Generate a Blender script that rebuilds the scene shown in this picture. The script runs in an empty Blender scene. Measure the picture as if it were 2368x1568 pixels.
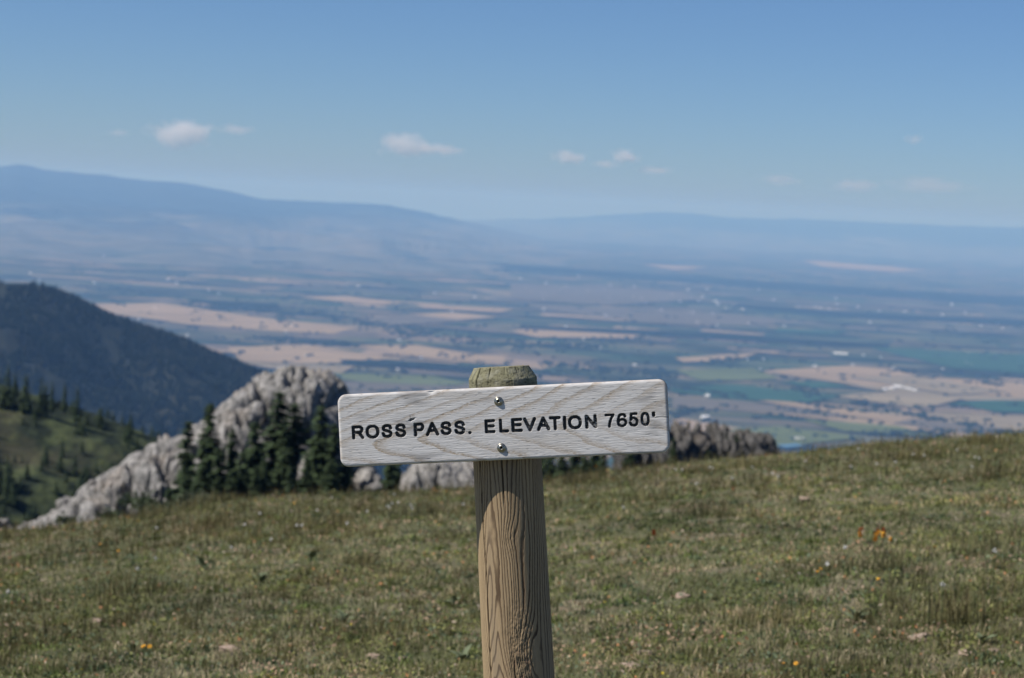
import bpy, math, random
import numpy as np
from mathutils import Vector, Matrix, Quaternion

rng = np.random.default_rng(7)
random.seed(7)
scene = bpy.context.scene
col = scene.collection

# ------------------------------------------------------------------ camera
W, H = 1024.0, 678.0
LENS, SENSOR = 50.0, 23.6
F = LENS / SENSOR * W
EYE = np.array([0.0, 0.0, 1.65])
PITCH, ROLL = math.radians(3.64), math.radians(3.0)
fwd = np.array([0, math.cos(PITCH), -math.sin(PITCH)])
r0 = np.array([1.0, 0, 0]); u0 = np.array([0, math.sin(PITCH), math.cos(PITCH)])
c_right = math.cos(ROLL) * r0 + math.sin(ROLL) * u0
c_up = -math.sin(ROLL) * r0 + math.cos(ROLL) * u0
cam_d = bpy.data.cameras.new('camera'); cam = bpy.data.objects.new('camera', cam_d); col.objects.link(cam)
cam_d.lens = LENS; cam_d.sensor_width = SENSOR; cam_d.sensor_fit = 'HORIZONTAL'
cam_d.clip_start = 0.1; cam_d.clip_end = 400000
m = Matrix.Identity(4)
for i in range(3):
    m[i][0] = c_right[i]; m[i][1] = c_up[i]; m[i][2] = -fwd[i]; m[i][3] = EYE[i]
cam.matrix_world = m
cam_d.dof.use_dof = True; cam_d.dof.focus_distance = 4.0; cam_d.dof.aperture_fstop = 5.6
scene.camera = cam

# ------------------------------------------------------------------ sky and sun
SUN_EL, SUN_AZ = math.radians(50.0), math.radians(72.5)      # azimuth: from behind the camera towards the left
sun_dir = Vector((-math.cos(SUN_EL) * math.sin(SUN_AZ), -math.cos(SUN_EL) * math.cos(SUN_AZ), math.sin(SUN_EL)))
world = bpy.data.worlds.new('World'); scene.world = world; world.use_nodes = True
wn = world.node_tree
sky = wn.nodes.new('ShaderNodeTexSky'); sky.sky_type = 'NISHITA'; sky.sun_disc = False
sky.sun_elevation = SUN_EL
sky.sun_rotation = math.atan2(sun_dir.x, sun_dir.y)
sky.altitude = 2300; sky.air_density = 0.92; sky.dust_density = 2.0; sky.ozone_density = 10.0
wn.links.new(sky.outputs[0], wn.nodes['Background'].inputs[0])
wn.nodes['Background'].inputs[1].default_value = 0.084
sun_l = bpy.data.lights.new('sun', 'SUN'); sun_l.energy = 5.0; sun_l.angle = math.radians(0.53); sun_l.color = (1.0, 0.95, 0.88)
sun = bpy.data.objects.new('sun', sun_l); col.objects.link(sun)
sun.rotation_mode = 'QUATERNION'; sun.rotation_quaternion = sun_dir.to_track_quat('Z', 'Y')

scene.view_settings.view_transform = 'Standard'; scene.view_settings.look = 'None'
scene.view_settings.exposure = 0.12; scene.view_settings.gamma = 1.0
scene.view_settings.use_curve_mapping = False
scene.render.engine = 'CYCLES'
scene.cycles.use_denoising = True
scene.cycles.max_bounces = 9; scene.cycles.diffuse_bounces = 3; scene.cycles.volume_bounces = 8
scene.cycles.transparent_max_bounces = 8
scene.cycles.volume_step_rate = 1.0; scene.cycles.volume_max_steps = 256
scene.cycles.filter_width = 1.5

# ------------------------------------------------------------------ helpers
def ray(u, v):
    return fwd * F + c_right * (u - W / 2) + c_up * (H / 2 - v)
def at(u, v, Y):
    d = ray(u, v); return EYE + d * (Y / d[1])
K = 2367.0 / 1024.0
def pk(x, y):                                  # pixel of the 2367 wide view to the 1024 frame
    return x / K, y / K
def at2(x, y, Y):
    return at(x / K, y / K, Y)
def lerp(a, b, t): return a + (b - a) * t
def sstep(a, b, x):
    t = np.clip((x - a) / (b - a), 0, 1); return t * t * (3 - 2 * t)

_perm = np.random.default_rng(3).permutation(256); _perm = np.concatenate([_perm, _perm, _perm])
_grad = np.random.default_rng(5).normal(size=(256, 3)); _grad /= np.linalg.norm(_grad, axis=1)[:, None]
def pnoise(x, y, z=None):
    x = np.asarray(x, float); y = np.asarray(y, float)
    x, y = np.broadcast_arrays(x, y)
    z = np.zeros_like(x) if z is None else np.broadcast_to(np.asarray(z, float), x.shape)
    xi, yi, zi = np.floor(x), np.floor(y), np.floor(z)
    xf, yf, zf = x - xi, y - yi, z - zi
    xi, yi, zi = xi.astype(int) & 255, yi.astype(int) & 255, zi.astype(int) & 255
    f = lambda t: t * t * t * (t * (t * 6 - 15) + 10)
    a, b, c = f(xf), f(yf), f(zf)
    def g(i, j, k):
        h = _perm[_perm[_perm[(xi + i) & 255] + ((yi + j) & 255)] + ((zi + k) & 255)]
        gr = _grad[h]
        return gr[..., 0] * (xf - i) + gr[..., 1] * (yf - j) + gr[..., 2] * (zf - k)
    x00 = lerp(g(0, 0, 0), g(1, 0, 0), a); x10 = lerp(g(0, 1, 0), g(1, 1, 0), a)
    x01 = lerp(g(0, 0, 1), g(1, 0, 1), a); x11 = lerp(g(0, 1, 1), g(1, 1, 1), a)
    return lerp(lerp(x00, x10, b), lerp(x01, x11, b), c) * 1.6
def fbm(x, y, z=None, o=4, gain=0.5):
    s = 0; amp = 1; k = 1
    for i in range(o):
        s = s + amp * pnoise(np.asarray(x) * k + 17.3 * i, np.asarray(y) * k + 9.1 * i, None if z is None else np.asarray(z) * k + 3.7 * i)
        amp *= gain; k *= 2.03
    return s

def mesh_np(name, verts, faces, mat=None, smooth=True, colors=None, parent=None, link=True, mats=None, fmat=None):
    verts = np.asarray(verts, np.float32); faces = np.asarray(faces, np.int32)
    me = bpy.data.meshes.new(name)
    me.vertices.add(len(verts)); me.vertices.foreach_set('co', verts.ravel())
    n = faces.shape[1]
    me.loops.add(faces.size); me.loops.foreach_set('vertex_index', faces.ravel())
    me.polygons.add(len(faces)); me.polygons.foreach_set('loop_start', np.arange(0, faces.size, n, dtype=np.int32))
    if smooth: me.polygons.foreach_set('use_smooth', np.ones(len(faces), bool))
    if colors is not None:
        at_ = me.color_attributes.new('Col', 'FLOAT_COLOR', 'POINT')
        c = np.ones((len(verts), 4), np.float32); c[:, :3] = colors; at_.data.foreach_set('color', c.ravel())
    for mm in (mats or ([mat] if mat else [])): me.materials.append(mm)
    if fmat is not None: me.polygons.foreach_set('material_index', np.asarray(fmat, np.int32))
    me.update(calc_edges=True); me.validate()
    if not link: return me
    return obj(name, me, parent)
def obj(name, me, parent=None):
    o = bpy.data.objects.new(name, me); col.objects.link(o)
    if parent is not None: o.parent = parent
    return o
def grid_faces(nr, nc, wrap=False):
    i = np.arange(nr - 1)[:, None]; j = np.arange(nc if wrap else nc - 1)[None, :]
    a = i * nc + j; b = i * nc + (j + 1) % nc
    return np.stack([a, b, b + nc, a + nc], -1).reshape(-1, 4)
def tag(o, label=None, cat=None, group=None, kind=None):
    if label: o['label'] = label
    if cat: o['category'] = cat
    if group: o['group'] = group
    if kind: o['kind'] = kind
    return o
def empty(name, loc=(0, 0, 0)):
    o = bpy.data.objects.new(name, None); o.empty_display_size = 0.1; col.objects.link(o); o.location = loc; return o

class NT:
    def __init__(s, name):
        s.m = bpy.data.materials.new(name); s.m.use_nodes = True; s.t = s.m.node_tree
        s.b = s.t.nodes['Principled BSDF']; s.out = s.t.nodes['Material Output']
        s.b.inputs['Roughness'].default_value = 0.85
        s.b.inputs['Specular IOR Level'].default_value = 0.25
    def n(s, typ, **k):
        nd = s.t.nodes.new(typ)
        for a, v in k.items():
            if a == 'ins':
                for kk, vv in v.items():
                    if isinstance(vv, bpy.types.NodeSocket): s.t.links.new(vv, nd.inputs[kk])
                    else: nd.inputs[kk].default_value = vv
            else: setattr(nd, a, v)
        return nd
    def l(s, a, b): s.t.links.new(a, b)
    def coord(s, kind='Object', scale=(1, 1, 1), rot=(0, 0, 0)):
        c = s.n('ShaderNodeTexCoord'); mp = s.n('ShaderNodeMapping'); mp.inputs['Scale'].default_value = scale; mp.inputs['Rotation'].default_value = rot
        s.l(c.outputs[kind], mp.inputs[0]); return mp.outputs[0]
    def noise(s, vec, scale, detail=4, rough=0.55, dist=0.0):
        nd = s.n('ShaderNodeTexNoise', ins={'Scale': scale, 'Detail': detail, 'Roughness': rough, 'Distortion': dist}); s.l(vec, nd.inputs['Vector']); return nd.outputs['Fac']
    def ramp(s, fac, stops):
        nd = s.n('ShaderNodeValToRGB'); e = nd.color_ramp.elements
        while len(e) < len(stops): e.new(0.5)
        for i, (p, c) in enumerate(stops):
            e[i].position = p; e[i].color = (c[0], c[1], c[2], 1) if not np.isscalar(c) else (c, c, c, 1)
        s.l(fac, nd.inputs[0]); return nd.outputs[0]
    def mix(s, fac, a, b, mode='MIX'):
        nd = s.n('ShaderNodeMix', data_type='RGBA', blend_type=mode)
        for key, v in ((0, fac), (6, a), (7, b)):
            if isinstance(v, bpy.types.NodeSocket): s.l(v, nd.inputs[key])
            elif key == 0: nd.inputs[0].default_value = v
            else: nd.inputs[key].default_value = (*v, 1)
        return nd.outputs[2]
    def math(s, op, a, b=None, c=None):
        nd = s.n('ShaderNodeMath', operation=op)
        for i, v in enumerate((a, b, c)):
            if v is None: continue
            if isinstance(v, bpy.types.NodeSocket): s.l(v, nd.inputs[i])
            else: nd.inputs[i].default_value = v
        return nd.outputs[0]
    def bump(s, h, strength=0.3, dist=0.01):
        nd = s.n('ShaderNodeBump', ins={'Strength': strength, 'Distance': dist}); s.l(h, nd.inputs['Height']); s.l(nd.outputs[0], s.b.inputs['Normal'])
    def attr(s, name='Col'):
        return s.n('ShaderNodeAttribute', attribute_name=name).outputs['Color']
    def color(s, c):
        if isinstance(c, bpy.types.NodeSocket): s.l(c, s.b.inputs['Base Color'])
        else: s.b.inputs['Base Color'].default_value = (*c, 1)

# ------------------------------------------------------------------ materials
def mat_meadow():
    t = NT('meadow_soil'); v = t.coord()
    a = t.noise(v, 1.3, 6, 0.6); b = t.noise(v, 9, 5, 0.65); c = t.noise(v, 40, 3, 0.6)
    green = t.mix(b, (0.065, 0.075, 0.03), (0.13, 0.125, 0.06))
    soil = t.mix(c, (0.15, 0.115, 0.08), (0.30, 0.235, 0.175))
    t.color(t.mix(t.ramp(a, [(0.5, 0), (0.7, 0.8)]), green, soil))
    t.bump(c, 0.6, 0.02); return t.m
def mat_attr(name, rough=0.8, spec=0.2, trans=0.0):
    t = NT(name); t.color(t.attr()); t.b.inputs['Roughness'].default_value = rough; t.b.inputs['Specular IOR Level'].default_value = spec
    if trans:
        tr = t.n('ShaderNodeBsdfTranslucent'); t.l(t.attr(), tr.inputs[0])
        mx = t.n('ShaderNodeMixShader'); mx.inputs[0].default_value = trans
        t.l(t.b.outputs[0], mx.inputs[1]); t.l(tr.outputs[0], mx.inputs[2]); t.l(mx.outputs[0], t.out.inputs[0])
    return t.m
def mat_plain(name, c, var=0.35, scale=8.0, rough=0.8, coord='Object'):
    t = NT(name); n = t.noise(t.coord(coord), scale, 4)
    t.color(t.mix(n, tuple(x * (1 - var) for x in c), tuple(min(1, x * (1 + var)) for x in c)))
    t.b.inputs['Roughness'].default_value = rough; return t.m
def mat_rock(name='limestone', k=1.0):
    t = NT(name); v = t.coord()
    big = t.noise(v, 0.22, 5, 0.6); mid = t.noise(v, 0.9, 6, 0.65); fine = t.noise(t.coord(scale=(1, 1, 0.45)), 2.2, 6, 0.7)
    c = t.mix(t.ramp(mid, [(0.33, 0), (0.66, 1)]), (0.24, 0.234, 0.228), (0.50, 0.485, 0.47))
    c = t.mix(t.ramp(fine, [(0.36, 0.97), (0.55, 0)]), c, (0.07, 0.072, 0.068))
    c = t.mix(t.ramp(big, [(0.55, 0), (0.75, 0.45)]), c, (0.36, 0.27, 0.19))
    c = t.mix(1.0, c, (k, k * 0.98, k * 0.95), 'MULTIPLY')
    t.color(c); t.b.inputs['Roughness'].default_value = 0.9
    t.bump(t.noise(v, 1.6, 8, 0.7), 1.0, 0.5); return t.m
def mat_hillside():
    t = NT('hillside_grass'); v = t.coord()
    a = t.noise(v, 0.03, 5, 0.6); b = t.noise(t.coord(scale=(1, 0.5, 1)), 0.16, 6, 0.65)
    c = t.mix(t.ramp(b, [(0.46, 0), (0.62, 1)]), (0.010, 0.017, 0.008), (0.062, 0.078, 0.029))
    c = t.mix(t.ramp(a, [(0.55, 0), (0.75, 0.5)]), c, (0.12, 0.10, 0.055))
    t.color(c); t.bump(b, 0.8, 1.5); return t.m
def mat_forest_floor():
    t = NT('forest_floor'); v = t.coord(); a = t.noise(v, 0.004, 5, 0.6)
    t.color(t.mix(t.ramp(a, [(0.5, 0), (0.7, 1)]), (0.010, 0.014, 0.009), (0.03, 0.03, 0.02))); return t.m
def mat_mountain():
    t = NT('mountain_range'); v = t.coord(); a = t.noise(v, 0.00025, 8, 0.6); b = t.noise(v, 0.0012, 6, 0.6)
    g = t.n('ShaderNodeNewGeometry'); sep = t.n('ShaderNodeSeparateXYZ'); t.l(g.outputs['Position'], sep.inputs[0])
    hgt = t.n('ShaderNodeMapRange', ins={'From Min': -850.0, 'From Max': -250.0}); t.l(sep.outputs[2], hgt.inputs[0])
    w = t.math('ADD', t.math('MULTIPLY', hgt.outputs[0], 0.75), t.math('SUBTRACT', t.math('MULTIPLY', a, 1.2), 0.55))
    forest = t.ramp(w, [(0.25, 0), (0.5, 1)])
    grass = t.mix(t.ramp(b, [(0.35, 0), (0.65, 1)]), (0.055, 0.065, 0.05), (0.16, 0.145, 0.11))
    t.color(t.mix(forest, grass, (0.022, 0.030, 0.028))); return t.m
def mat_valley():
    t = NT('valley_farmland')
    c = t.n('ShaderNodeNewGeometry'); mp = t.n('ShaderNodeMapping'); mp.inputs['Rotation'].default_value = (0, 0, math.radians(9)); t.l(c.outputs['Position'], mp.inputs[0])
    sep = t.n('ShaderNodeSeparateXYZ'); t.l(mp.outputs[0], sep.inputs[0])
    wob = t.noise(mp.outputs[0], 0.0004, 2)
    def cells(cx, cy, seed):
        row = t.math('FLOOR', t.math('DIVIDE', sep.outputs[1], cy))
        wr = t.n('ShaderNodeTexWhiteNoise', noise_dimensions='1D'); t.l(t.math('ADD', row, seed), wr.inputs['W'])
        cx_ = t.math('DIVIDE', sep.outputs[0], t.math('MULTIPLY', t.math('ADD', wr.outputs[0], 0.6), cx))
        cl = t.math('FLOOR', t.math('ADD', cx_, t.math('MULTIPLY', wr.outputs[0], 7.0)))
        cb = t.n('ShaderNodeCombineXYZ'); t.l(cl, cb.inputs[0]); t.l(row, cb.inputs[1]); cb.inputs[2].default_value = seed
        w2 = t.n('ShaderNodeTexWhiteNoise', noise_dimensions='3D'); t.l(cb.outputs[0], w2.inputs[0]); return w2.outputs[0]
    A = t.ramp(cells(1100, 620, 3.0), [(0.0, (0.045, 0.085, 0.05)), (0.22, (0.11, 0.125, 0.075)), (0.42, (0.135, 0.125, 0.09)), (0.6, (0.16, 0.13, 0.11)), (0.80, (0.29, 0.22, 0.155)), (0.9, (0.13, 0.13, 0.085))])
    B = t.ramp(cells(520, 300, 11.0), [(0.0, (0.05, 0.08, 0.05)), (0.3, (0.13, 0.13, 0.085)), (0.6, (0.145, 0.125, 0.10)), (0.80, (0.33, 0.25, 0.175)), (0.95, (0.17, 0.14, 0.115))])
    for r in t.t.nodes:
        if r.type == 'VALTORGB': r.color_ramp.interpolation = 'CONSTANT'
    big = t.noise(mp.outputs[0], 0.00022, 4, 0.6)
    cc = t.mix(t.ramp(big, [(0.36, 0), (0.5, 1)]), A, B)
    st = t.n('ShaderNodeMapping'); st.inputs['Scale'].default_value = (0.35, 1.0, 1.0); t.l(mp.outputs[0], st.inputs[0])
    n2 = t.noise(st.outputs[0], 0.0021, 6, 0.7)
    cc = t.mix(t.ramp(n2, [(0.475, 0), (0.54, 0.94)]), cc, (0.022, 0.034, 0.026))
    n3 = t.noise(st.outputs[0], 0.008, 4, 0.6)
    cc = t.mix(0.35, cc, t.ramp(n3, [(0.3, 0.35), (0.7, 0.9)]), 'MULTIPLY')
    t.color(cc); t.b.inputs['Specular IOR Level'].default_value = 0.0; return t.m
def mat_field(name, c, s=0.004):
    t = NT(name); g = t.n('ShaderNodeNewGeometry'); mp = t.n('ShaderNodeMapping'); mp.inputs['Scale'].default_value = (0.3, 1, 1); mp.inputs['Rotation'].default_value = (0, 0, 0.15); t.l(g.outputs['Position'], mp.inputs[0])
    n = t.noise(mp.outputs[0], s, 5, 0.6)
    t.color(t.mix(t.ramp(n, [(0.3, 0), (0.7, 1)]), tuple(x * 0.72 for x in c), tuple(x * 1.15 for x in c))); t.b.inputs['Specular IOR Level'].default_value = 0.0; return t.m

M = {}
M['soil'] = mat_meadow(); M['rock'] = mat_rock(); M['shaderock'] = mat_rock('shade_darkened_limestone', 0.42); M['hillside'] = mat_hillside(); M['forest_floor'] = mat_forest_floor()  # second limestone is the same rock with the cliff's shade put into its colour
M['mountain'] = mat_mountain(); M['valley'] = mat_valley()
M['grass'] = mat_attr('grass_blades', 0.7, 0.25, 0.25)
M['leafcol'] = mat_attr('plant_leaves', 0.7, 0.25, 0.2)
M['needles'] = mat_attr('spruce_needles', 0.8, 0.15, 0.1)
M['bark'] = mat_plain('bark', (0.09, 0.07, 0.055), 0.4, 12)
M['farforest'] = mat_attr('forest_canopy', 0.9, 0.05)
M['tan'] = mat_field('wheat_stubble', (0.31, 0.235, 0.155)); M['pale'] = mat_field('dry_hay', (0.24, 0.20, 0.135))
M['teal'] = mat_field('irrigated_crop', (0.035, 0.085, 0.055)); M['green'] = mat_field('hay_meadow', (0.115, 0.14, 0.06))
M['plough'] = mat_field('ploughed_soil', (0.135, 0.120, 0.098)); M['wood'] = mat_field('cottonwood_belt', (0.018, 0.028, 0.022), 0.01)
M['pond'] = mat_plain('pond_water', (0.05, 0.12, 0.15), 0.1, 0.01, 0.1)
M['white'] = mat_plain('painted_siding', (0.78, 0.78, 0.76), 0.06, 1); M['roof'] = mat_plain('metal_roof', (0.74, 0.75, 0.77), 0.06, 1, 0.5)
M['stone'] = mat_plain('pink_stone', (0.36, 0.27, 0.21), 0.4, 25, 0.9)

# ------------------------------------------------------------------ setting: meadow, mountainside, valley, ranges
# tangent of the angle below eye level at which the meadow's crest is seen, against x/y
sil = [(-120, 1262), (0, 1240), (130, 1228), (300, 1205), (500, 1172), (700, 1156), (1090, 1136), (1260, 1117), (1550, 1082), (1800, 1060), (2000, 1032), (2367, 1008), (2500, 1004)]
_a, _t = [], []
for (sx, sy) in sil:
    d = ray(*pk(sx, sy)); _a.append(d[0] / d[1]); _t.append(-d[2] / d[1])
_a, _t = np.array(_a), np.array(_t)
def T_of(a):
    a = np.asarray(a, float); s = (_t[-1] - _t[0]) / (_a[-1] - _a[0])
    t = np.interp(a, _a, _t)
    return t + np.where(a < _a[0], (a - _a[0]) * s * 0.6, 0) + np.where(a > _a[-1], (a - _a[-1]) * s * 0.6, 0)
def crest_y(a): return 27.0 + 14.0 * np.clip(a, -0.3, 0.3)
def ground(x, y, micro=True):
    x = np.asarray(x, float); y = np.asarray(y, float); ye = np.maximum(y, 6.0)
    a = np.clip(x / ye, -0.8, 0.8); T = T_of(a); yc = crest_y(a)
    z0 = 0.035 * np.clip(x, -4, 4) - 0.02
    zc = EYE[2] - T * yc
    sl = (zc - z0) / (yc - 6.0)
    z = z0 + sl * (np.minimum(ye, yc) - 6.0)
    o = np.maximum(ye - yc, 0)
    z = z + sl * o - 0.020 * o * o / (1 + 0.045 * o)
    if micro:
        z = z + 0.05 * pnoise(x * 0.35, y * 0.35, 1.5) + 0.022 * pnoise(x * 1.7, y * 1.7, 4.5) + 0.012 * pnoise(x * 5, y * 5, 8.5)
    return z
ys = np.concatenate([np.linspace(-8, 4, 14)[:-1], np.linspace(4, 34, 300)[:-1], np.linspace(34, 62, 30)])
aa = np.linspace(-0.62, 0.62, 240)
YY, AA = np.meshgrid(ys, aa, indexing='ij'); XX = AA * (YY + 12)
ZZ = ground(XX, YY)
meadow = tag(mesh_np('meadow_ground', np.stack([XX, YY, ZZ], -1).reshape(-1, 3), grid_faces(len(ys), len(aa)), M['soil']), kind='structure')

def terrain(x, y):
    x = np.asarray(x, float); y = np.asarray(y, float); a = x / np.maximum(y, 1)
    T = T_of(np.clip(a, -0.45, 0.45)) + 0.012 + 0.006 * sstep(60, 300, y)
    z = EYE[2] - y * T - 1.5
    z = z + np.minimum(y, 3000) * 0.004 * fbm(x / 40.0, y / 40.0, o=3)
    return np.maximum(z, -934.0)
ys = np.geomspace(50, 11000, 150); aa = np.linspace(-0.5, 0.5, 130)
YY, AA = np.meshgrid(ys, aa, indexing='ij'); XX = AA * YY
tag(mesh_np('mountainside_ground', np.stack([XX, YY, terrain(XX, YY)], -1).reshape(-1, 3), grid_faces(len(ys), len(aa)), M['hillside']), kind='structure')

VZ = -930.0
ys = np.geomspace(4500, 92000, 24); aa = np.linspace(-0.75, 0.75, 12)
YY, AA = np.meshgrid(ys, aa, indexing='ij')
valley = tag(mesh_np('valley_floor', np.stack([AA * YY, YY, np.full_like(YY, VZ)], -1).reshape(-1, 3), grid_faces(len(ys), len(aa)), M['valley']), kind='structure')
def on_valley(x, y, dz=0.0):
    d = ray(*pk(x, y)); s = (VZ + dz - EYE[2]) / d[2]; return EYE + d * s
fields = [
 ('pale', [(1700, 935), (1990, 958), (2420, 985), (2420, 1008), (2000, 988)]),
 ('pale', [(2000, 952), (2200, 954), (2420, 960), (2420, 988), (2120, 970)]),
 ('pale', [(1560, 1008), (1800, 1000), (1900, 1025), (1650, 1042)]),
 ('pale', [(1950, 888), (2420, 905), (2420, 925), (2200, 925), (2050, 905)]),
 ('plough', [(1200, 705), (1500, 712), (1900, 745), (1700, 752), (1400, 735)]),
 ('tan', [(205, 702), (372, 700), (520, 722), (640, 738), (825, 757), (770, 771), (640, 766), (440, 750), (250, 724)]),
 ('tan', [(525, 803), (700, 796), (925, 827), (800, 838), (690, 840), (560, 836)]),
 ('tan', [(818, 798), (965, 797), (1120, 822), (1285, 845), (1250, 853), (1000, 830)]),
 ('tan', [(1180, 765), (1250, 754), (1330, 760), (1495, 770), (1460, 781), (1240, 779)]),
 ('tan', [(690, 686), (800, 684), (945, 700), (860, 705)]),
 ('tan', [(1560, 827), (1752, 815), (1700, 832), (1580, 837)]),
 ('tan', [(1755, 857), (1960, 845), (2060, 852), (2120, 870), (2360, 884), (2480, 930), (2150, 900), (2000, 890), (1850, 872)]),
 ('plough', [(1555, 918), (1700, 926), (1990, 958), (1900, 962), (1700, 950), (1555, 942)]),
 ('tan', [(1750, 926), (1800, 925), (2125, 967), (2110, 984), (1990, 964)]),
 ('tan', [(1700, 948), (1990, 968), (2310, 1004), (2215, 1010), (1900, 968)]),
 ('tan', [(1555, 963), (1705, 990), (1650, 1004), (1555, 988)]),
 ('teal', [(1545, 897), (1700, 889), (1850, 905), (1945, 917), (1850, 930), (1700, 920), (1560, 906)]),
 ('teal', [(2200, 932), (2280, 925), (2480, 930), (2480, 956), (2300, 951)]),
 ('teal', [(1800, 881), (1900, 883), (1965, 894), (1880, 896)]),
 ('teal', [(2010, 803), (2480, 824), (2480, 872), (2200, 850)]),
 ('green', [(770, 862), (1000, 868), (1085, 888), (920, 892), (790, 876)]),
 ('plough', [(790, 880), (1090, 894), (1090, 912), (800, 912)]),
 ('green', [(1560, 1000), (1800, 985), (2000, 1010), (1800, 1032), (1600, 1022)]),
 ('green', [(1850, 968), (2080, 985), (2160, 1008), (1950, 996)]),
 ('plough', [(2060, 978), (2110, 968), (2330, 990), (2290, 1008)]),
 ('pale', [(1960, 872), (2110, 868), (2330, 905), (2200, 912)]),
 ('pale', [(1930, 915), (2080, 902), (2230, 920), (2130, 945)]),
 ('green', [(1560, 855), (1740, 850), (1800, 876), (1620, 880)]),
 ('teal', [(1800, 757), (1960, 766), (1930, 773), (1790, 766)]),
 ('pale', [(1620, 768), (1860, 782), (1830, 790), (1620, 778)]),
 ('plough', [(1180, 655), (1500, 668), (1650, 690), (1400, 705), (1180, 690)]),
 ('plough', [(820, 735), (1000, 730), (1090, 742), (900, 752)]),
 ('tan', [(960, 702), (1190, 715), (1150, 722), (980, 712)]),
 ('tan', [(940, 726), (1050, 722), (1150, 733), (1060, 738)]),
 ('pale', [(560, 838), (820, 846), (790, 862), (620, 850)]),
 ('tan', [(555, 540), (620, 545), (660, 560), (600, 556)]),
 ('tan', [(1850, 600), (2000, 612), (2150, 625), (2060, 628), (1900, 616)]),
 ('tan', [(1480, 610), (1640, 618), (1560, 624)]),
 ('wood', [(-60, 535), (300, 550), (600, 568), (900, 590), (1200, 612), (1500, 632), (1800, 652), (2100, 672), (2450, 690), (2450, 712), (2100, 688), (1800, 668), (1500, 645), (1200, 624), (900, 602), (600, 579), (300, 561), (-60, 545)]),
 ('wood', [(1200, 752), (1500, 762), (1700, 772), (2050, 795), (2050, 803), (1700, 784), (1480, 772), (1200, 757)]),
 ('wood', [(1700, 700), (2000, 722), (2420, 740), (2420, 752), (2000, 735), (1720, 712)]),
 ('wood', [(430, 690), (640, 700), (650, 712), (520, 710)]),
 ('wood', [(780, 830), (1010, 838), (1150, 858), (1000, 850), (820, 842)]),
]
for i, (k, pts) in enumerate(fields):
    V = np.array([on_valley(x, y, 0.6 + 0.25 * i) for x, y in pts])
    me = bpy.data.meshes.new('field'); me.from_pydata([tuple(p) for p in V], [], [list(range(len(V)))]); me.materials.append(M[k]); me.update()
    f = obj('tree_belt' if k == 'wood' else 'field', me, valley)
V = [tuple(on_valley(x, y, 12.0)) for x, y in [(1795, 1028), (1840, 1025), (1862, 1030), (1815, 1035)]]
me = bpy.data.meshes.new('pond'); me.from_pydata(V, [], [[0, 1, 2, 3]]); me.materials.append(M['pond'])
tag(obj('pond', me), kind='structure')

# ranges on the far side of the valley
def range_mesh(name, crest, seed, front, back, amp):
    cx = np.array([c[0] for c in crest]); cy = np.array([c[1] for c in crest]); cY = np.array([c[2] for c in crest])
    n = 420; px = np.linspace(cx[0], cx[-1], n); py = np.interp(px, cx, cy); pY = np.interp(px, cx, cY)
    P = np.array([at2(a, b, c) for a, b, c in zip(px, py, pY)])
    tv = np.concatenate([np.linspace(0, 1, 70), np.linspace(1, 1.5, 14)[1:]])
    V = np.zeros((len(tv), n, 3))
    for i, t in enumerate(tv):
        Y = P[:, 1] * (front + (1 - front) * t) if t <= 1 else P[:, 1] * (1 + (t - 1) * back)
        X = P[:, 0] / P[:, 1] * Y
        f = t if t <= 1 else 1 - (t - 1) * 1.6
        hh = (P[:, 2] - VZ + 30) * (0.42 * f ** 1.0 + 0.58 * f ** 3.2)
        r = 1 - np.abs(fbm(X / 4200.0 + seed, Y / 4200.0, o=5)) * 1.5
        env = 4 * f * (1 - f) * 0.9 + 0.08 * f
        z = VZ - 30 + hh + amp * env * (r - 0.55) + 28 * f * (fbm(X / 900.0, Y / 2500.0 + seed, o=3))
        V[i] = np.stack([X, Y, z], -1)
    return tag(mesh_np(name, V.reshape(-1, 3), grid_faces(len(tv), n), M['mountain']), kind='structure')
range_mesh('mountain_range', [(-700, 385, 46000), (-300, 400, 46000), (-60, 388, 46000), (45, 380, 46000), (100, 393, 46000), (190, 400, 46000), (300, 412, 46000), (420, 422, 46000), (520, 440, 46000), (620, 462, 47000), (690, 464, 48000), (790, 470, 48000), (890, 474, 48000), (970, 488, 50000), (1060, 507, 52000), (1200, 540, 54000), (1400, 590, 56000)], 1.3, 0.50, 0.6, 260)
range_mesh('mountain_range', [(500, 540, 74000), (900, 516, 74000), (1080, 508, 74000), (1250, 506, 74000), (1380, 499, 74000), (1500, 491, 74000), (1600, 493, 74000), (1700, 503, 74000), (1850, 507, 74000), (2000, 512, 74000), (2200, 522, 74000), (2367, 526, 74000), (2700, 545, 74000), (3100, 560, 74000)], 7.7, 0.72, 0.25, 160)

# wooded mountain on the left
def slope_mesh(name, crest, Yc, Yb, base_drop, nx, nt, amp, sc, mat, seed):
    cx = np.array([c[0] for c in crest]); cy = np.array([c[1] for c in crest])
    px = np.linspace(cx[0], cx[-1], nx); py = np.interp(px, cx, cy)
    P = np.array([at2(a, b, Yc) for a, b in zip(px, py)])
    k = np.ones(9) / 9; P[4:-4, 2] = np.convolve(P[:, 2], k, 'valid')
    tv = np.concatenate([np.linspace(0, 1, nt), np.linspace(1, 1.4, nt // 4)[1:]])
    V = np.zeros((len(tv), nx, 3))
    for i, t in enumerate(tv):
        Y = lerp(Yb, Yc, t); X = P[:, 0] * (0.35 + 0.65 * Y / Yc)
        f = t if t <= 1 else 2 - t
        z = P[:, 2] - base_drop * (1 - f) ** 1.0 * (1.0 + 0.0 * f) + base_drop * 0.10 * math.sin(math.pi * min(f, 1))
        z = z + amp * (1 - f ** 6) * fbm(X / sc + seed, Y / sc, o=4)
        V[i] = np.stack([X, np.full(nx, Y), z], -1)
    return V, tv
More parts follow.
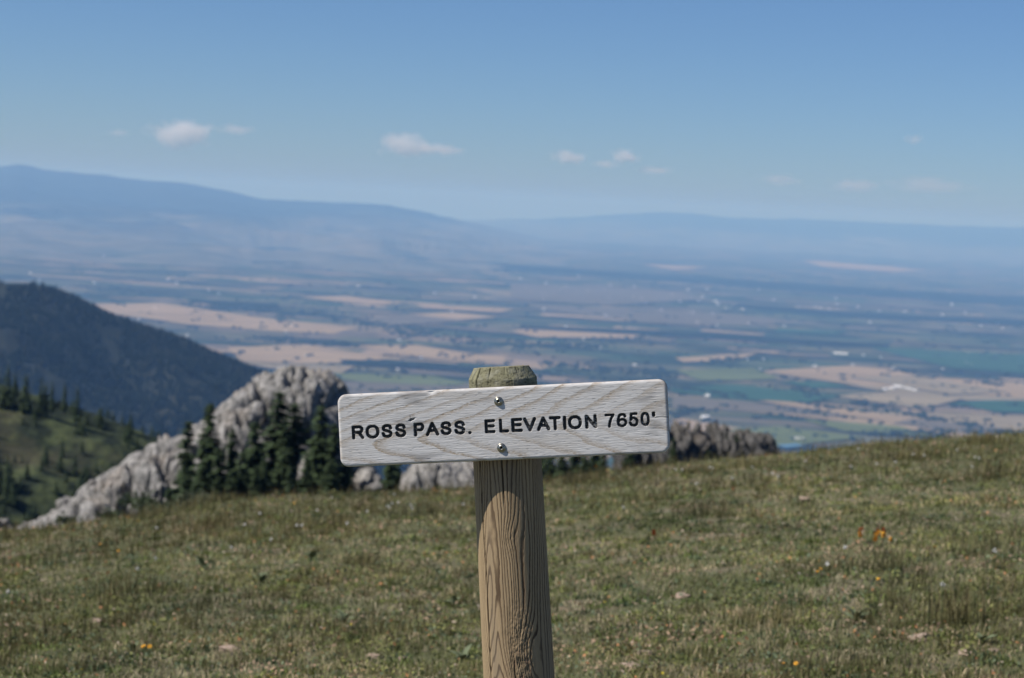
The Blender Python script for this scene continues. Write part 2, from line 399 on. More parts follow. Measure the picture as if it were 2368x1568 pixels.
FV, ftv = slope_mesh('m', [(-900, 560), (-500, 600), (-150, 650), (0, 654), (80, 655), (130, 664), (180, 684), (230, 712), (300, 740), (360, 758), (420, 774), (480, 805), (550, 833), (615, 857), (700, 902), (820, 985), (960, 1080), (1100, 1180)], 5000, 3300, 420, 200, 90, 60, 300, None, 2.2)
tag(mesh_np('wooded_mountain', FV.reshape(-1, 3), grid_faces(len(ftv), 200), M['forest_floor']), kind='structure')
# the wood itself: too many trees to count
nT = 26000
fi = rng.uniform(0, 88, nT) ; fj = rng.uniform(35, 185, nT)
fi = 88 * (fi / 88) ** 0.8
i0 = fi.astype(int); j0 = fj.astype(int); s = (fi - i0)[:, None]; q = (fj - j0)[:, None]
P = (FV[i0, j0] * (1 - s) + FV[i0 + 1, j0] * s) * (1 - q) + (FV[i0, j0 + 1] * (1 - s) + FV[i0 + 1, j0 + 1] * s) * q
dens = fbm(P[:, 0] / 120, P[:, 1] / 200, o=3)
P = P[dens > -0.55]; nT = len(P)
hgt = rng.uniform(8, 17, nT); rad = hgt * rng.uniform(0.2, 0.3, nT)
ang = np.linspace(0, 2 * math.pi, 6)[:-1]
rot = rng.uniform(0, 6.28, nT)
ring = lambda r, h: np.stack([P[:, 0:1] + (rad * r)[:, None] * np.cos(ang + rot[:, None]), P[:, 1:2] + (rad * r)[:, None] * np.sin(ang + rot[:, None]), (P[:, 2] + hgt * h)[:, None].repeat(5, 1)], -1)
V = np.concatenate([ring(1.0, 0.05), ring(0.6, 0.5), np.stack([P[:, 0], P[:, 1], P[:, 2] + hgt], -1)[:, None, :]], 1)
fc = []
for k in range(5):
    k2 = (k + 1) % 5
    fc += [(k, k2, 5 + k2), (k, 5 + k2, 5 + k), (5 + k, 5 + k2, 10)]
fc = np.array(fc); FF = (np.arange(nT) * 11)[:, None, None] + fc[None]
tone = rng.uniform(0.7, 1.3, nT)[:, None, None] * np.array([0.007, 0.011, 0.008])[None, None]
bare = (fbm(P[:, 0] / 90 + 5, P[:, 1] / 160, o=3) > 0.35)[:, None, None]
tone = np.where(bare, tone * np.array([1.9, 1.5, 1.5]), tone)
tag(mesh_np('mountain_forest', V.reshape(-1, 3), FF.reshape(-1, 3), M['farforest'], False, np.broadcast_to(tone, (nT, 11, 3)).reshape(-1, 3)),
    'dark conifer forest covering the blue-shadowed mountain at left', 'forest', kind='stuff')

# green hillside with scattered trees, left
HV, htv = slope_mesh('h', [(-700, 745), (-400, 805), (-150, 855), (0, 890), (100, 918), (190, 946), (270, 975), (350, 1008), (450, 1066), (560, 1130), (700, 1200), (900, 1290)], 520, 400, 34, 170, 80, 2.2, 26, None, 5.1)
tag(mesh_np('hillside_ground', HV.reshape(-1, 3), grid_faces(len(htv), 170), M['hillside']), kind='structure')
def hill_pt(px_, t):                      # a point on the hillside seen under pixel column px_, fraction t up the slope
    i = int(round(t * 79)); row = HV[i]
    d = row - EYE; u = (d @ c_right) / (d @ fwd) * F + W / 2
    j = int(np.argmin(np.abs(u - px_ / K))); return row[j]

# ------------------------------------------------------------------ valley trees and buildings
blob_pts = []
lines = [((0, 552), (2367, 705), 260, 6), ((1200, 756), (2050, 800), 130, 3), ((850, 835), (1160, 858), 60, 3), ((1560, 900), (1700, 915), 25, 2), ((1700, 708), (2367, 748), 120, 6),
         ((1990, 935), (2330, 1005), 40, 2), ((2000, 1005), (2367, 1000), 50, 6), ((1150, 805), (1400, 800), 60, 14), ((1250, 840), (1560, 870), 60, 12), ((1640, 835), (1760, 830), 22, 3), ((1800, 925), (2000, 955), 10, 1),
         ((700, 720), (1100, 790), 130, 18), ((420, 700), (700, 730), 60, 10), ((560, 780), (800, 800), 40, 8), ((1600, 640), (2300, 690), 80, 10), ((600, 900), (1080, 910), 30, 6), ((1560, 960), (1640, 945), 14, 3), ((1860, 955), (1890, 952), 6, 1), ((2250, 880), (2300, 890), 8, 2), ((1840, 895), (1870, 920), 12, 4)]
for (a, b, n, w) in lines:
    for _ in range(n):
        t = rng.uniform(); blob_pts.append(on_valley(lerp(a[0], b[0], t) + rng.normal() * w, lerp(a[1], b[1], t) + rng.normal() * w * 0.35))
for _ in range(900):
    x = rng.uniform(150, 2367); y = rng.uniform(600, 1020); blob_pts.append(on_valley(x, y))
base_ico = []
import bmesh
bm = bmesh.new(); bmesh.ops.create_icosphere(bm, subdivisions=1, radius=1); bm.verts.ensure_lookup_table()
iv = np.array([v.co[:] for v in bm.verts]); ifc = np.array([[v.index for v in f.verts] for f in bm.faces]); bm.free()
Pn = np.array(blob_pts); Pn = Pn[(Pn[:, 1] < 60000) & (Pn[:, 1] > 6000)]
allP = []
for p in Pn:
    for _ in range(rng.integers(1, 5)): allP.append(p + np.array([rng.normal() * 28, rng.normal() * 40, 0]))
Pn = np.array(allP); nB = len(Pn)
sz = rng.uniform(6, 15, nB)
Vb = Pn[:, None, :] + iv[None] * (sz[:, None, None] * np.stack([rng.uniform(0.8, 1.5, nB), rng.uniform(0.8, 1.5, nB), rng.uniform(0.6, 0.95, nB)], -1)[:, None, :]) * rng.uniform(0.8, 1.2, (nB, len(iv), 1)) + np.array([0, 0, 5.0])
tone = rng.uniform(0.6, 1.4, nB)[:, None, None] * np.array([0.018, 0.03, 0.018])
tag(mesh_np('valley_trees', Vb.reshape(-1, 3), ((np.arange(nB) * len(iv))[:, None, None] + ifc[None]).reshape(-1, 3), M['farforest'], True, np.broadcast_to(tone, (nB, len(iv), 3)).reshape(-1, 3)),
    'dark cottonwoods and shelterbelts dotted over the valley farmland', 'trees', kind='stuff')

def house_meshes():
    w, d, h, rh = 0.5, 0.5, 0.45, 0.35
    v = [(-w, -d, -.2), (w, -d, -.2), (w, d, -.2), (-w, d, -.2), (-w, -d, h), (w, -d, h), (w, d, h), (-w, d, h), (-w, 0, h + rh), (w, 0, h + rh)]
    f = [(0, 1, 5, 4), (1, 2, 6, 5), (2, 3, 7, 6), (3, 0, 4, 7), (4, 7, 8), (5, 9, 6)]
    a = bpy.data.meshes.new('wall'); a.from_pydata(v, [], f); a.materials.append(M['white'])
    o = 0.06; e = 0.03
    r = [(-w - o, -d - o, h - 0.06), (w + o, -d - o, h - 0.06), (w + o, 0, h + rh + e), (-w - o, 0, h + rh + e), (-w - o, d + o, h - 0.06), (w + o, d + o, h - 0.06)]
    r += [(x, y, z + 0.04) for x, y, z in r]
    fr = [(6, 7, 8, 9), (9, 8, 11, 10), (0, 3, 2, 1), (3, 4, 5, 2), (0, 1, 7, 6), (4, 10, 11, 5), (1, 2, 8, 7), (2, 5, 11, 8), (0, 6, 9, 3), (3, 9, 10, 4)]
    b = bpy.data.meshes.new('roof'); b.from_pydata(r, [], fr); b.materials.append(M['roof'])
    return a, b
hw, hr = house_meshes()
c8 = lambda x, y: ((2300 + x / 1.3185) / 1.7305, (1200 + y / 1.3185) / 1.7305)
c6 = lambda x, y: ((x / 1.15625) / 1.7305, (350 + y / 1.15625) / 1.7305)
def house(xy, size, rz, label, group, cat='farm building'):
    p = on_valley(*xy); e = empty('farm_building', (p[0], p[1], VZ + 1.2 * 0))
    e.scale = size; e.rotation_euler = (0, 0, rz)
    obj('wall', hw, e); obj('roof', hr, e); return tag(e, label, cat, group)
named = [((685, 628), (34, 26, 20), 'bright white barn alone in fields just right of the sign'),
         ((1400, 285), (95, 16, 12), 'long pale barn in green fields right of the sign'),
         ((1700, 462), (40, 24, 16), 'large pale roofed barn of the farmstead among tan fields at right'),
         ((1190, 735), (28, 12, 9), 'pale long shed near the blue pond above the grassy crest'),
         ((1165, 737), (18, 14, 11), 'small pale house beside the blue pond above the grassy crest'),
         ((700, 508), (22, 16, 12), 'small white house on the dark tree line right of the sign'),
         ((1635, 475), (24, 18, 14), 'white shed at the left end of the farmstead among tan fields')]
for xy, s_, lb in named: house(c8(*xy), s_, rng.uniform(-0.5, 0.5), lb, None)
for xy in [(1668, 470), (1735, 466), (1790, 480), (1762, 472)]:
    house(c8(*xy), (24, 18, 13), rng.uniform(-0.5, 0.5), 'pale outbuilding of the farmstead among tan fields at right', 'farmstead outbuildings')
far = [c8(*p) for p in [(905, 315), (990, 315), (725, 72), (750, 135), (645, 118), (2075, 282), (885, 50), (1340, 50), (1560, 75), (1030, 45), (455, 55), (620, 68), (160, 82), (380, 188), (2255, 150), (1355, 175), (130, 255), (750, 14), (1940, 365), (45, 208)]]
far += [c6(*p) for p in [(1667, 828), (2195, 970), (610, 738), (680, 750), (435, 905), (140, 860), (180, 890), (480, 780), (2090, 1035), (640, 745), (1990, 845)]]
for _ in range(60):
    t = rng.uniform(); far.append((lerp(1200, 2367, t) + rng.normal() * 30, lerp(668, 735, t) + rng.normal() * 14))
for _ in range(40): far.append((rng.uniform(300, 2300), rng.uniform(640, 860)))
for xy in far:
    p = on_valley(*xy); k = max(1.0, p[1] / 16000)
    k *= 0.66; house(xy, (rng.uniform(16, 34) * k, rng.uniform(14, 20) * k, rng.uniform(10, 14) * k), rng.uniform(-0.6, 0.6), 'tiny pale building far off on the valley floor', 'buildings scattered over the valley', 'building')

# ------------------------------------------------------------------ limestone outcrops
def blocks(x, y, z, sx, sy, sz, seed):
    """broken blocks: per cell offset and tilt, and the distance to the nearest joint"""
    px_, py_, pz_ = x / sx, y / sy, z / sz
    ix, iy, iz = np.floor(px_).astype(int), np.floor(py_).astype(int), np.floor(pz_).astype(int)
    f1 = np.full(x.shape, 9.0); f2 = f1.copy(); off_ = np.zeros(x.shape)
    for dx in (-1, 0, 1):
        for dy in (-1, 0, 1):
            for dz in (-1, 0, 1):
                cx, cy, cz = ix + dx, iy + dy, iz + dz
                h = _perm[(_perm[(_perm[(cx + seed) & 255] + cy) & 255] + cz) & 255]
                jx, jy, jz = _perm[h] / 255.0, _perm[h + 50] / 255.0, _perm[h + 100] / 255.0
                qx, qy, qz = px_ - cx - jx, py_ - cy - jy, pz_ - cz - jz
                d = np.sqrt(qx * qx + qy * qy + qz * qz)
                o = (_perm[h + 150] / 255.0 - 0.5) + 1.6 * (_perm[h + 20] / 255.0 - 0.5) * qx + 1.6 * (_perm[h + 75] / 255.0 - 0.5) * qz
                near = d < f1
                f2 = np.where(near, f1, np.minimum(f2, d)); off_ = np.where(near, o, off_); f1 = np.where(near, d, f1)
    return off_, f2 - f1
def rock_fin(name, crest, depth, base_extra, label, seed, nx=260, nt=120, amp=1.4, lean=0.5, colw=2.6, mat='rock', crestk=0.3):
    cx = np.array([c[0] for c in crest]); cy = np.array([c[1] for c in crest]); cY = np.array([c[2] for c in crest])
    px = np.linspace(cx[0], cx[-1], nx); py = np.interp(px, cx, cy); pY = np.interp(px, cx, cY)
    P = np.array([at2(a, b, c) for a, b, c in zip(px, py, pY)])
    ph = np.linspace(0, math.pi, nt)
    V = np.zeros((nt, nx, 3)); N = np.zeros_like(V)
    zb = terrain(P[:, 0], P[:, 1]) - base_extra
    hh = np.maximum(P[:, 2] - zb, 0.5)
    endt = np.minimum(1, np.minimum(np.arange(nx), np.arange(nx)[::-1]) / 14.0)
    D = depth * (0.35 + 0.65 * endt) * np.clip(hh / 12, 0.3, 1.2)
    for i, p in enumerate(ph):
        c_, s_ = math.cos(p), max(math.sin(p), 0)
        V[i, :, 0] = P[:, 0]; V[i, :, 1] = P[:, 1] - D * math.copysign(abs(c_) ** 0.8, c_); V[i, :, 2] = zb + hh * s_ ** 0.75
    du = np.gradient(V, axis=1); dv = np.gradient(V, axis=0); N = np.cross(du, dv); N /= np.maximum(np.linalg.norm(N, axis=2), 1e-6)[..., None]
    x, y, z = V[..., 0] + seed * 31, V[..., 1], V[..., 2]
    sk = x + 0.45 * z                                        # bedding leans
    d = amp * 1.3 * fbm(x / 8, y / 8, z / 8, 3) + amp * 0.9 * np.abs(fbm((x - 1.1 * z) / 5.0, y / 6, (z + x) / 14, 2))
    crk = np.abs(fbm(sk / colw, y / 5, z / 11, 3)); d -= amp * 1.3 * np.exp(-crk / 0.06)
    crk2 = np.abs(fbm((x - 0.9 * z) / 4.2 + 7, y / 4, z / 6, 3)); d -= amp * 0.8 * np.exp(-crk2 / 0.05)
    d += amp * 0.16 * fbm(x / 1.3, y / 1.3, z / 1.8, 3) + amp * 0.15 * (1 - 2 * np.abs(pnoise(x / 2.1, y / 2.1, z / 4)))
    d = d * 0.55
    wx_ = x + 0.5 * z + 0.8 * pnoise(x / 3, y / 3, z / 3); wz_ = z - 0.35 * x
    o1, e1 = blocks(wx_, y, wz_, colw * 2.0, 5.5, 8.0, int(seed * 7)); o2, e2 = blocks(wx_ + 9, y, wz_, colw * 0.75, 2.2, 2.8, int(seed * 7) + 3)
    d = d + amp * (2.3 * o1 - 1.0 * np.exp(-e1 / 0.05) + 0.6 * o2 - 0.22 * np.exp(-e2 / 0.06))
    side = (np.sin(ph) ** 0.5)[:, None]
    V = V + N * (d * (crestk + (1 - crestk) * (1 - side ** 10)) )[..., None]
    V[..., 2] += (0.25 * amp * fbm(x / 2.2, y / 2.2, 0.3, 3) - 0.5 * amp * np.exp(-crk / 0.08)) * side ** 6
    o = mesh_np(name, V.reshape(-1, 3), grid_faces(nt, nx), M[mat], False)
    return tag(o, label, 'rock outcrop'), P
rock_fin('limestone_outcrop', [(5, 1222, 190), (50, 1200, 190), (110, 1182, 190), (180, 1163, 191), (230, 1108, 192), (300, 1062, 193), (345, 1036, 194), (420, 1002, 195), (500, 942, 197), (560, 897, 198), (610, 872, 199), (650, 860, 200), (700, 853, 200), (745, 860, 200), (775, 885, 201), (795, 935, 202), (815, 1000, 203), (850, 1040, 204)], 9, 5,
         'tall pale grey limestone fin rising behind the spruces left of the sign', 1.0, 340, 130, 1.45)
rock_fin('limestone_outcrop', [(700, 1060, 186), (722, 1050, 186), (738, 1062, 186), (750, 1100, 187), (756, 1170, 187)], 3, 3, 'slim pale rock standing among the spruces just left of the sign', 2.0, 50, 50, 0.7)
rock_fin('limestone_outcrop', [(805, 1110, 188), (830, 1088, 188), (860, 1082, 188), (885, 1100, 188), (895, 1160, 188)], 4, 3, 'low pale rock under the left half of the sign board', 3.0, 60, 50, 0.8)
rock_fin('limestone_outcrop', [(915, 1130, 190), (930, 1092, 190), (960, 1070, 190), (1010, 1060, 190), (1060, 1066, 190), (1110, 1075, 190), (1150, 1100, 190), (1170, 1140, 190)], 5, 3, 'broad pale rock under the sign beside the post', 4.0, 120, 60, 0.9)
rock_fin('limestone_outcrop', [(1400, 1060, 196), (1450, 1028, 198), (1500, 1008, 200), (1545, 1002, 202), (1590, 1006, 204), (1606, 1010, 205), (1640, 1022, 206), (1656, 1012, 207), (1700, 1013, 208), (1745, 1022, 210), (1758, 1032, 211), (1772, 1048, 212), (1780, 1090, 212)], 6, 4, 'grey jagged cliff of rock columns right of the sign, coloured dark for shade', 5.0, 200, 90, 1.15, colw=0.85, mat='shaderock', crestk=0.8)
rock_fin('limestone_outcrop', [(-20, 1215, 188), (0, 1196, 188), (18, 1196, 188), (34, 1230, 188)], 3, 3, 'small grey boulder at the far left edge of the meadow', 6.0, 40, 40, 0.6)

# ------------------------------------------------------------------ spruces
def spruce_meshes(seed, wid=0.17, levels=34, nb=8, sp=6, base=0.05):
    r = np.random.default_rng(seed); V = []; C = []
    for k in range(levels):
        t = base + (1 - base) * (k + r.uniform(-0.3, 0.3)) / levels
        t = min(max(t, base), 0.985)
        R = wid * (1 - t) ** 0.8 * r.uniform(0.55, 1.2) + 0.012
        n = max(4, int(nb * (0.6 + 0.6 * (1 - t))))
        for j in range(n):
            a = r.uniform(0, 6.283); rr = R * r.uniform(0.6, 1.15)
            ca, sa = math.cos(a), math.sin(a)
            droop = rr * r.uniform(0.15, 0.5)
            tone = r.uniform(0.55, 1.4)
            for q in range(sp):
                f = (q + r.uniform(0, 1)) / sp; f = 0.2 + 0.8 * f
                c = np.array([ca * rr * f, sa * rr * f, t - droop * f * f + rr * 0.1 * f])
                s = (0.020 + 0.22 * rr * (1.25 - f)) * r.uniform(0.7, 1.3)
                side = np.array([-sa, ca, 0]); out = np.array([ca, sa, -0.35 * f])
                th = r.uniform(-1, 1)
                v0 = c - out * s * 0.8 + side * s * th * 0.5 + np.array([0, 0, r.uniform(-.3, .3) * s])
                v1 = c + side * s * r.uniform(0.5, 1) - np.array([0, 0, s * r.uniform(0, 0.7)])
                v2 = c + out * s * 1.2 + side * s * th
                v3 = c - side * s * r.uniform(0.5, 1) - np.array([0, 0, s * r.uniform(0, 0.7)])
                V += [v0, v1, v2, v3]
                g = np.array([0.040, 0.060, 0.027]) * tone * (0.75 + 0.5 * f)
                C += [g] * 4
    V += [(-.006, 0, 0.95), (.006, 0, 0.95), (.001, 0, 1.0), (-.001, 0, 1.0)]; C += [np.array([0.03, .045, .02])] * 4
    V = np.array(V); Fc = np.arange(len(V)).reshape(-1, 4)
    crown = mesh_np('crown', V, Fc, M['needles'], False, np.array(C), link=False)
    n = 7; zz = np.array([-0.06, 0.0, 0.3, 0.65, 0.97]); rr = np.array([0.02, 0.017, 0.012, 0.007, 0.001])
    a = np.linspace(0, 6.283, n + 1)[:-1]
    T = np.stack([rr[:, None] * np.cos(a), rr[:, None] * np.sin(a), zz[:, None].repeat(n, 1)], -1).reshape(-1, 3)
    trunk = mesh_np('trunk', T, grid_faces(5, n, True), M['bark'], link=False)
    return crown, trunk
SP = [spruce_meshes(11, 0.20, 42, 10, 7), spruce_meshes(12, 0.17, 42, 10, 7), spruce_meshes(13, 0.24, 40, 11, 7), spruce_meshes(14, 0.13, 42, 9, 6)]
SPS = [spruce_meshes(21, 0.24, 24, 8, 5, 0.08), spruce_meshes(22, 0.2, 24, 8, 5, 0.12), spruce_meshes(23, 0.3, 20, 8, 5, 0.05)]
def spruce(p, h, kind, label, group, wide=1.0, name='spruce_tree'):
    e = empty(name, tuple(p)); q_ = random.uniform(0.75, 1.3); e.scale = (h * wide * q_, h * wide * q_, h); e.rotation_euler = (random.uniform(-.03, .03), random.uniform(-.03, .03), random.uniform(0, 6.28))
    obj('crown', kind[0], e); obj('trunk', kind[1], e); return tag(e, label, 'tree', group)
def spruce_top(x, y, Y, kind, label, group=None, wide=1.0, base=None):
    top = at2(x, y, Y); zb = terrain(top[0], top[1]) - 0.2 if base is None else base
    if base == 'px': zb = top[2]
    return spruce((top[0], top[1], zb), top[2] - zb, kind, label, group, wide)
G1 = 'spruces in front of the limestone fin'
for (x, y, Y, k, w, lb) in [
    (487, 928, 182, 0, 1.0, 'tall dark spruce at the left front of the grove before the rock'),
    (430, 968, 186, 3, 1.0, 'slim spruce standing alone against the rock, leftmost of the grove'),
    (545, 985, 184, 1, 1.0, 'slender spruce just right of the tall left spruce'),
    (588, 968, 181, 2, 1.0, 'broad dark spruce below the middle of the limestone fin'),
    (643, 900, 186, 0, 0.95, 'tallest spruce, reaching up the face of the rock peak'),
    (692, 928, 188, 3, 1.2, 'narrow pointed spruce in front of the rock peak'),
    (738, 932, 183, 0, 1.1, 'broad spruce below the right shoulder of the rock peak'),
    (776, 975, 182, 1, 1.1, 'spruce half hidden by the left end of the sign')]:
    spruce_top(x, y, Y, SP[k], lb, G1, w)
for (x, y, Y, k) in [(515, 1030, 180, 2), (470, 1060, 179, 2), (560, 1040, 178, 0), (612, 1060, 179, 1), (662, 1030, 180, 2), (705, 1055, 180, 0), (675, 1075, 178, 2), (540, 1080, 177, 1), (760, 1060, 180, 2), (590, 1085, 177, 2), (500, 1100, 177, 0), (800, 1040, 186, 0), (722, 1020, 184, 2), (655, 985, 185, 2), (570, 1030, 182, 2), (755, 1020, 184, 0)]:
    spruce_top(x, y, Y, SP[k], 'smaller dark spruce packed into the grove below the limestone fin', 'understorey spruces of the grove')
for (x, y, Y, k) in [(425, 1090, 178, 2), (345, 1145, 180, 2), (455, 1110, 176, 2), (395, 1125, 179, 1)]:
    spruce_top(x, y, Y, SP[k], 'low young spruce at the foot of the limestone fin, left of the grove', 'young spruces at the rock foot', 1.3)
for (x, y, Y, k) in [(798, 1050, 184, 1), (905, 1060, 184, 0), (900, 1045, 194, 1), (925, 1035, 196, 0), (1095, 1040, 196, 2), (1060, 1050, 198, 0)]:
    spruce_top(x, y, Y, SP[k], 'dark spruce between the pale rocks under the sign, left of the post', 'spruces under the sign left of the post')
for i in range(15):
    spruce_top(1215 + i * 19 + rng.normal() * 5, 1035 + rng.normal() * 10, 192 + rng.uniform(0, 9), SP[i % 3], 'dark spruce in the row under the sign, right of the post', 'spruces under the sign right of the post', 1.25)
for (x, y, yb, Y, k, lb) in [(1592, 972, 1012, 203, 3, 'small slim spruce standing on top of the dark cliff beside the sign'),
                             (1682, 998, 1016, 203, 3, 'tiny narrow spruce on the cliff top, middle of three'),
                             (1705, 1000, 1020, 202, 2, 'tiny bushy spruce on the cliff top, rightmost of three')]:
    top = at2(x, y, Y); bot = at2(x, yb, Y); spruce((top[0], top[1], bot[2]), top[2] - bot[2], SP[k], lb, 'small trees on the dark cliff', 1.2)
for (x, y, yb, Y, k, lb) in [(1640, 1040, 1095, 194, 2, 'round bushy spruce low in front of the dark cliff, left one'), (1732, 1050, 1085, 194, 2, 'dark bushy spruce low in front of the dark cliff, right one'), (1655, 1050, 1095, 193, 2, 'short spruce in the gap of the dark cliff'), (1560, 1010, 1090, 196, 1, 'narrow dark spruce beside the right end of the sign')]:
    top = at2(x, y, Y); bot = at2(x, yb, Y); spruce((top[0], top[1], bot[2]), top[2] - bot[2], SP[k], lb, None, 1.6)
# trees of the green hillside
G2 = 'trees on the crest of the green hillside'
for (x, yt, yb, lb) in [(22, 843, 950, 'tallest dark pine at the left edge of the hillside crest'), (62, 862, 965, 'dark pine second from the left edge on the hillside crest'), (8, 862, 955, 'dark pine cut by the left edge of the picture'), (96, 870, 945, 'pine in the middle of the hillside crest row'), (122, 878, 960, 'pine just right of the middle of the hillside crest row'),
                        (150, 884, 958, 'slim pine second from the right on the hillside crest'), (181, 893, 985, 'lone tall pine at the right end of the hillside crest row'), (105, 895, 960, 'shorter pine in the middle of the hillside crest row')]:
    top = at2(x, yt, 505); bot = at2(x, yb, 505); spruce((top[0], top[1], bot[2]), top[2] - bot[2], SPS[1], lb, G2, 0.85, 'pine_tree')
for (x, yt, yb) in [(235, 938, 975), (250, 942, 980), (262, 950, 985), (285, 960, 992), (330, 982, 1012), (352, 984, 1016), (368, 990, 1020), (382, 996, 1025)]:
    top = at2(x, yt, 525); bot = at2(x, yb, 525); spruce((top[0], top[1], bot[2] - 1), top[2] - bot[2] + 1, SPS[2], 'small dark tree along the lower right crest of the green hillside', 'small trees on the lower hillside crest', 1.1, 'pine_tree')
cnt = 0
for i in range(395):
    t = rng.uniform(0.12, 0.97); p = hill_pt(rng.uniform(-120, 430), t)
    if fbm(p[0] / 25, p[1] / 25, o=2) < -0.25: continue
    h = rng.uniform(2.0, 6.0)
    spruce((p[0] + rng.normal(), p[1] + rng.normal(), p[2] - 0.2), h, SPS[i % 3], 'dark conifer scattered on the face of the green hillside', 'conifers on the hillside face', rng.uniform(0.9, 1.4), 'pine_tree')

# ------------------------------------------------------------------ shrubs at the rock foot
def leaf_ball(seed, n=420, colr=(0.09, 0.11, 0.055)):
    r = np.random.default_rng(seed); V = []; C = []
    for _ in range(n):
        d = r.normal(size=3); d /= np.linalg.norm(d); d[2] = abs(d[2])
        c = d * r.uniform(0.5, 1.0) * np.array([1, 1, 0.8]) * (0.8 + 0.35 * math.sin(d[0] * 5 + d[1] * 4))
        a = r.normal(size=3); b = r.normal(size=3); s = 0.09
        V += [c + a * s, c + b * s, c - a * s * .7]; C += [np.array(colr) * r.uniform(0.5, 1.5)] * 3
    return mesh_np('foliage', np.array(V), np.arange(3 * n).reshape(-1, 3), M['leafcol'], False, np.array(C), link=False)
LB = [leaf_ball(1), leaf_ball(2, colr=(0.12, 0.14, 0.08)), leaf_ball(3, colr=(0.05, 0.07, 0.03))]
def shrub_stem():
    a = np.linspace(0, 6.283, 6)[:-1]; zz = np.array([-0.1, 0.3, 0.6]); rr = np.array([0.06, 0.05, 0.02])
    return mesh_np('stem', np.stack([rr[:, None] * np.cos(a), rr[:, None] * np.sin(a), zz[:, None].repeat(5, 1)], -1).reshape(-1, 3), grid_faces(3, 5, True), M['bark'], link=False)
SS = shrub_stem()
for i, (x, y, Y, s, k) in enumerate([(325, 1150, 182, 1.6, 2), (345, 1165, 178, 1.3, 0), (455, 1150, 172, 1.4, 1), (430, 1165, 170, 1.3, 1), (480, 1160, 171, 1.2, 1), (150, 1190, 180, 1.0, 2), (255, 1180, 178, 1.1, 2), (530, 1160, 168, 1.3, 2), (620, 1155, 168, 1.4, 2), (660, 1158, 168, 1.2, 0)]):
    p = at2(x, y + 18, Y); e = empty('shrub', tuple(p)); e.scale = (s * 1.3, s * 1.3, s); e.rotation_euler = (0, 0, i * 1.7)
    obj('foliage', LB[k], e); obj('stem', SS, e)
    tag(e, 'low leafy shrub where the meadow meets the foot of the limestone fin', 'shrub', 'shrubs at the rock foot')

# ------------------------------------------------------------------ the sign
BL, BH, BT = 0.610, 0.1345, 0.026
th = math.radians(3.1)
pd = c_up * math.cos(th) - c_right * math.sin(th); pd[1] = 0; pd /= np.linalg.norm(pd)      # the post leans to the left
YAW = math.radians(6.0)
bc = at(*pk(1160.5, 979.0), 4.0); SS_ = 1.009; AX = -0.0045
zax = (Vector(pd) + Vector((0, 0.065, 0))).normalized(); yax = Vector((0, 1, 0)); yax = (yax - zax * yax.dot(zax)).normalized(); xax = yax.cross(zax)
Rm = Matrix((xax, yax, zax)).transposed()
Rm = Rm @ Matrix.Rotation(-YAW, 3, 'Z')
RB = 0.0640
HB = 1.02                                    # height of the board's centre above the ground, along the post
axis_pt = Vector(bc) + (Rm @ Vector((AX, BT + RB - 0.0015, 0))) * SS_
for _ in range(20):
    base = axis_pt - zax * HB * SS_
    HB += base.z - float(ground(base.x, base.y))
base = axis_pt - zax * HB * SS_
sign = empty('trail_sign')
sign.matrix_world = Matrix.Translation(base) @ Rm.to_4x4() @ Matrix.Scale(SS_, 4)
tag(sign, 'weathered grey wooden elevation sign on a round leaning post in the meadow', 'sign')

def edge_axis(L, R, n):                       # coordinates along one side with the roundover refined
    e = R * (1 - np.cos(np.linspace(0, math.pi / 2, 9)))
    return np.concatenate([-L / 2 + e, np.linspace(-L / 2 + R, L / 2 - R, n)[1:-1], (L / 2 - e)[::-1]])
RO, RC = 0.0055, 0.0165
bxs = edge_axis(BL, RO, 830); bzs = edge_axis(BH, RO, 180)
BZ, BX = np.meshgrid(bzs, bxs, indexing='ij')
def corner(px_, pz_):
    ax = np.abs(px_) - (BL / 2 - RC); az = np.abs(pz_) - (BH / 2 - RC)
    k = (ax > 0) & (az > 0); a = np.clip(ax / RC, 0, 1); b = np.clip(az / RC, 0, 1)
    nx_ = np.where(k, (BL / 2 - RC) + RC * a * np.sqrt(1 - b * b / 2), np.abs(px_)); nz_ = np.where(k, (BH / 2 - RC) + RC * b * np.sqrt(1 - a * a / 2), np.abs(pz_))
    # distance to the outline
    dd = np.where(k, RC - RC * np.hypot(a * np.sqrt(1 - b * b / 2), b * np.sqrt(1 - a * a / 2)), np.minimum(BL / 2 - np.abs(px_), BH / 2 - np.abs(pz_)))
    return nx_ * np.sign(px_), nz_ * np.sign(pz_), dd
GX, GZ, GD = corner(BX, BZ)
drop = RO - np.sqrt(np.maximum(RO ** 2 - np.maximum(RO - GD, 0) ** 2, 0))
# lettering: routed strokes
def arc(cx, cy, rx, ry, a0, a1, n=14):
    t = np.radians(np.linspace(a0, a1, n)); return [(cx + rx * math.cos(q), cy + ry * math.sin(q)) for q in t]
def crom(p, n=5):
    p = [np.array(q) for q in p]; p = [2 * p[0] - p[1]] + p + [2 * p[-1] - p[-2]]; o = []
    for i in range(1, len(p) - 2):
        for k in range(n):
            t = k / n
            o.append(0.5 * ((2 * p[i]) + (-p[i - 1] + p[i + 1]) * t + (2 * p[i - 1] - 5 * p[i] + 4 * p[i + 1] - p[i + 2]) * t * t + (-p[i - 1] + 3 * p[i] - 3 * p[i + 1] + p[i + 2]) * t ** 3))
    return [tuple(q) for q in o] + [tuple(p[-2])]
ELL = [(0.5 + 0.5 * math.copysign(abs(math.cos(t)) ** 0.88, math.cos(t)), 0.5 + 0.5 * math.copysign(abs(math.sin(t)) ** 0.88, math.sin(t))) for t in np.linspace(0, 2 * math.pi, 33)]
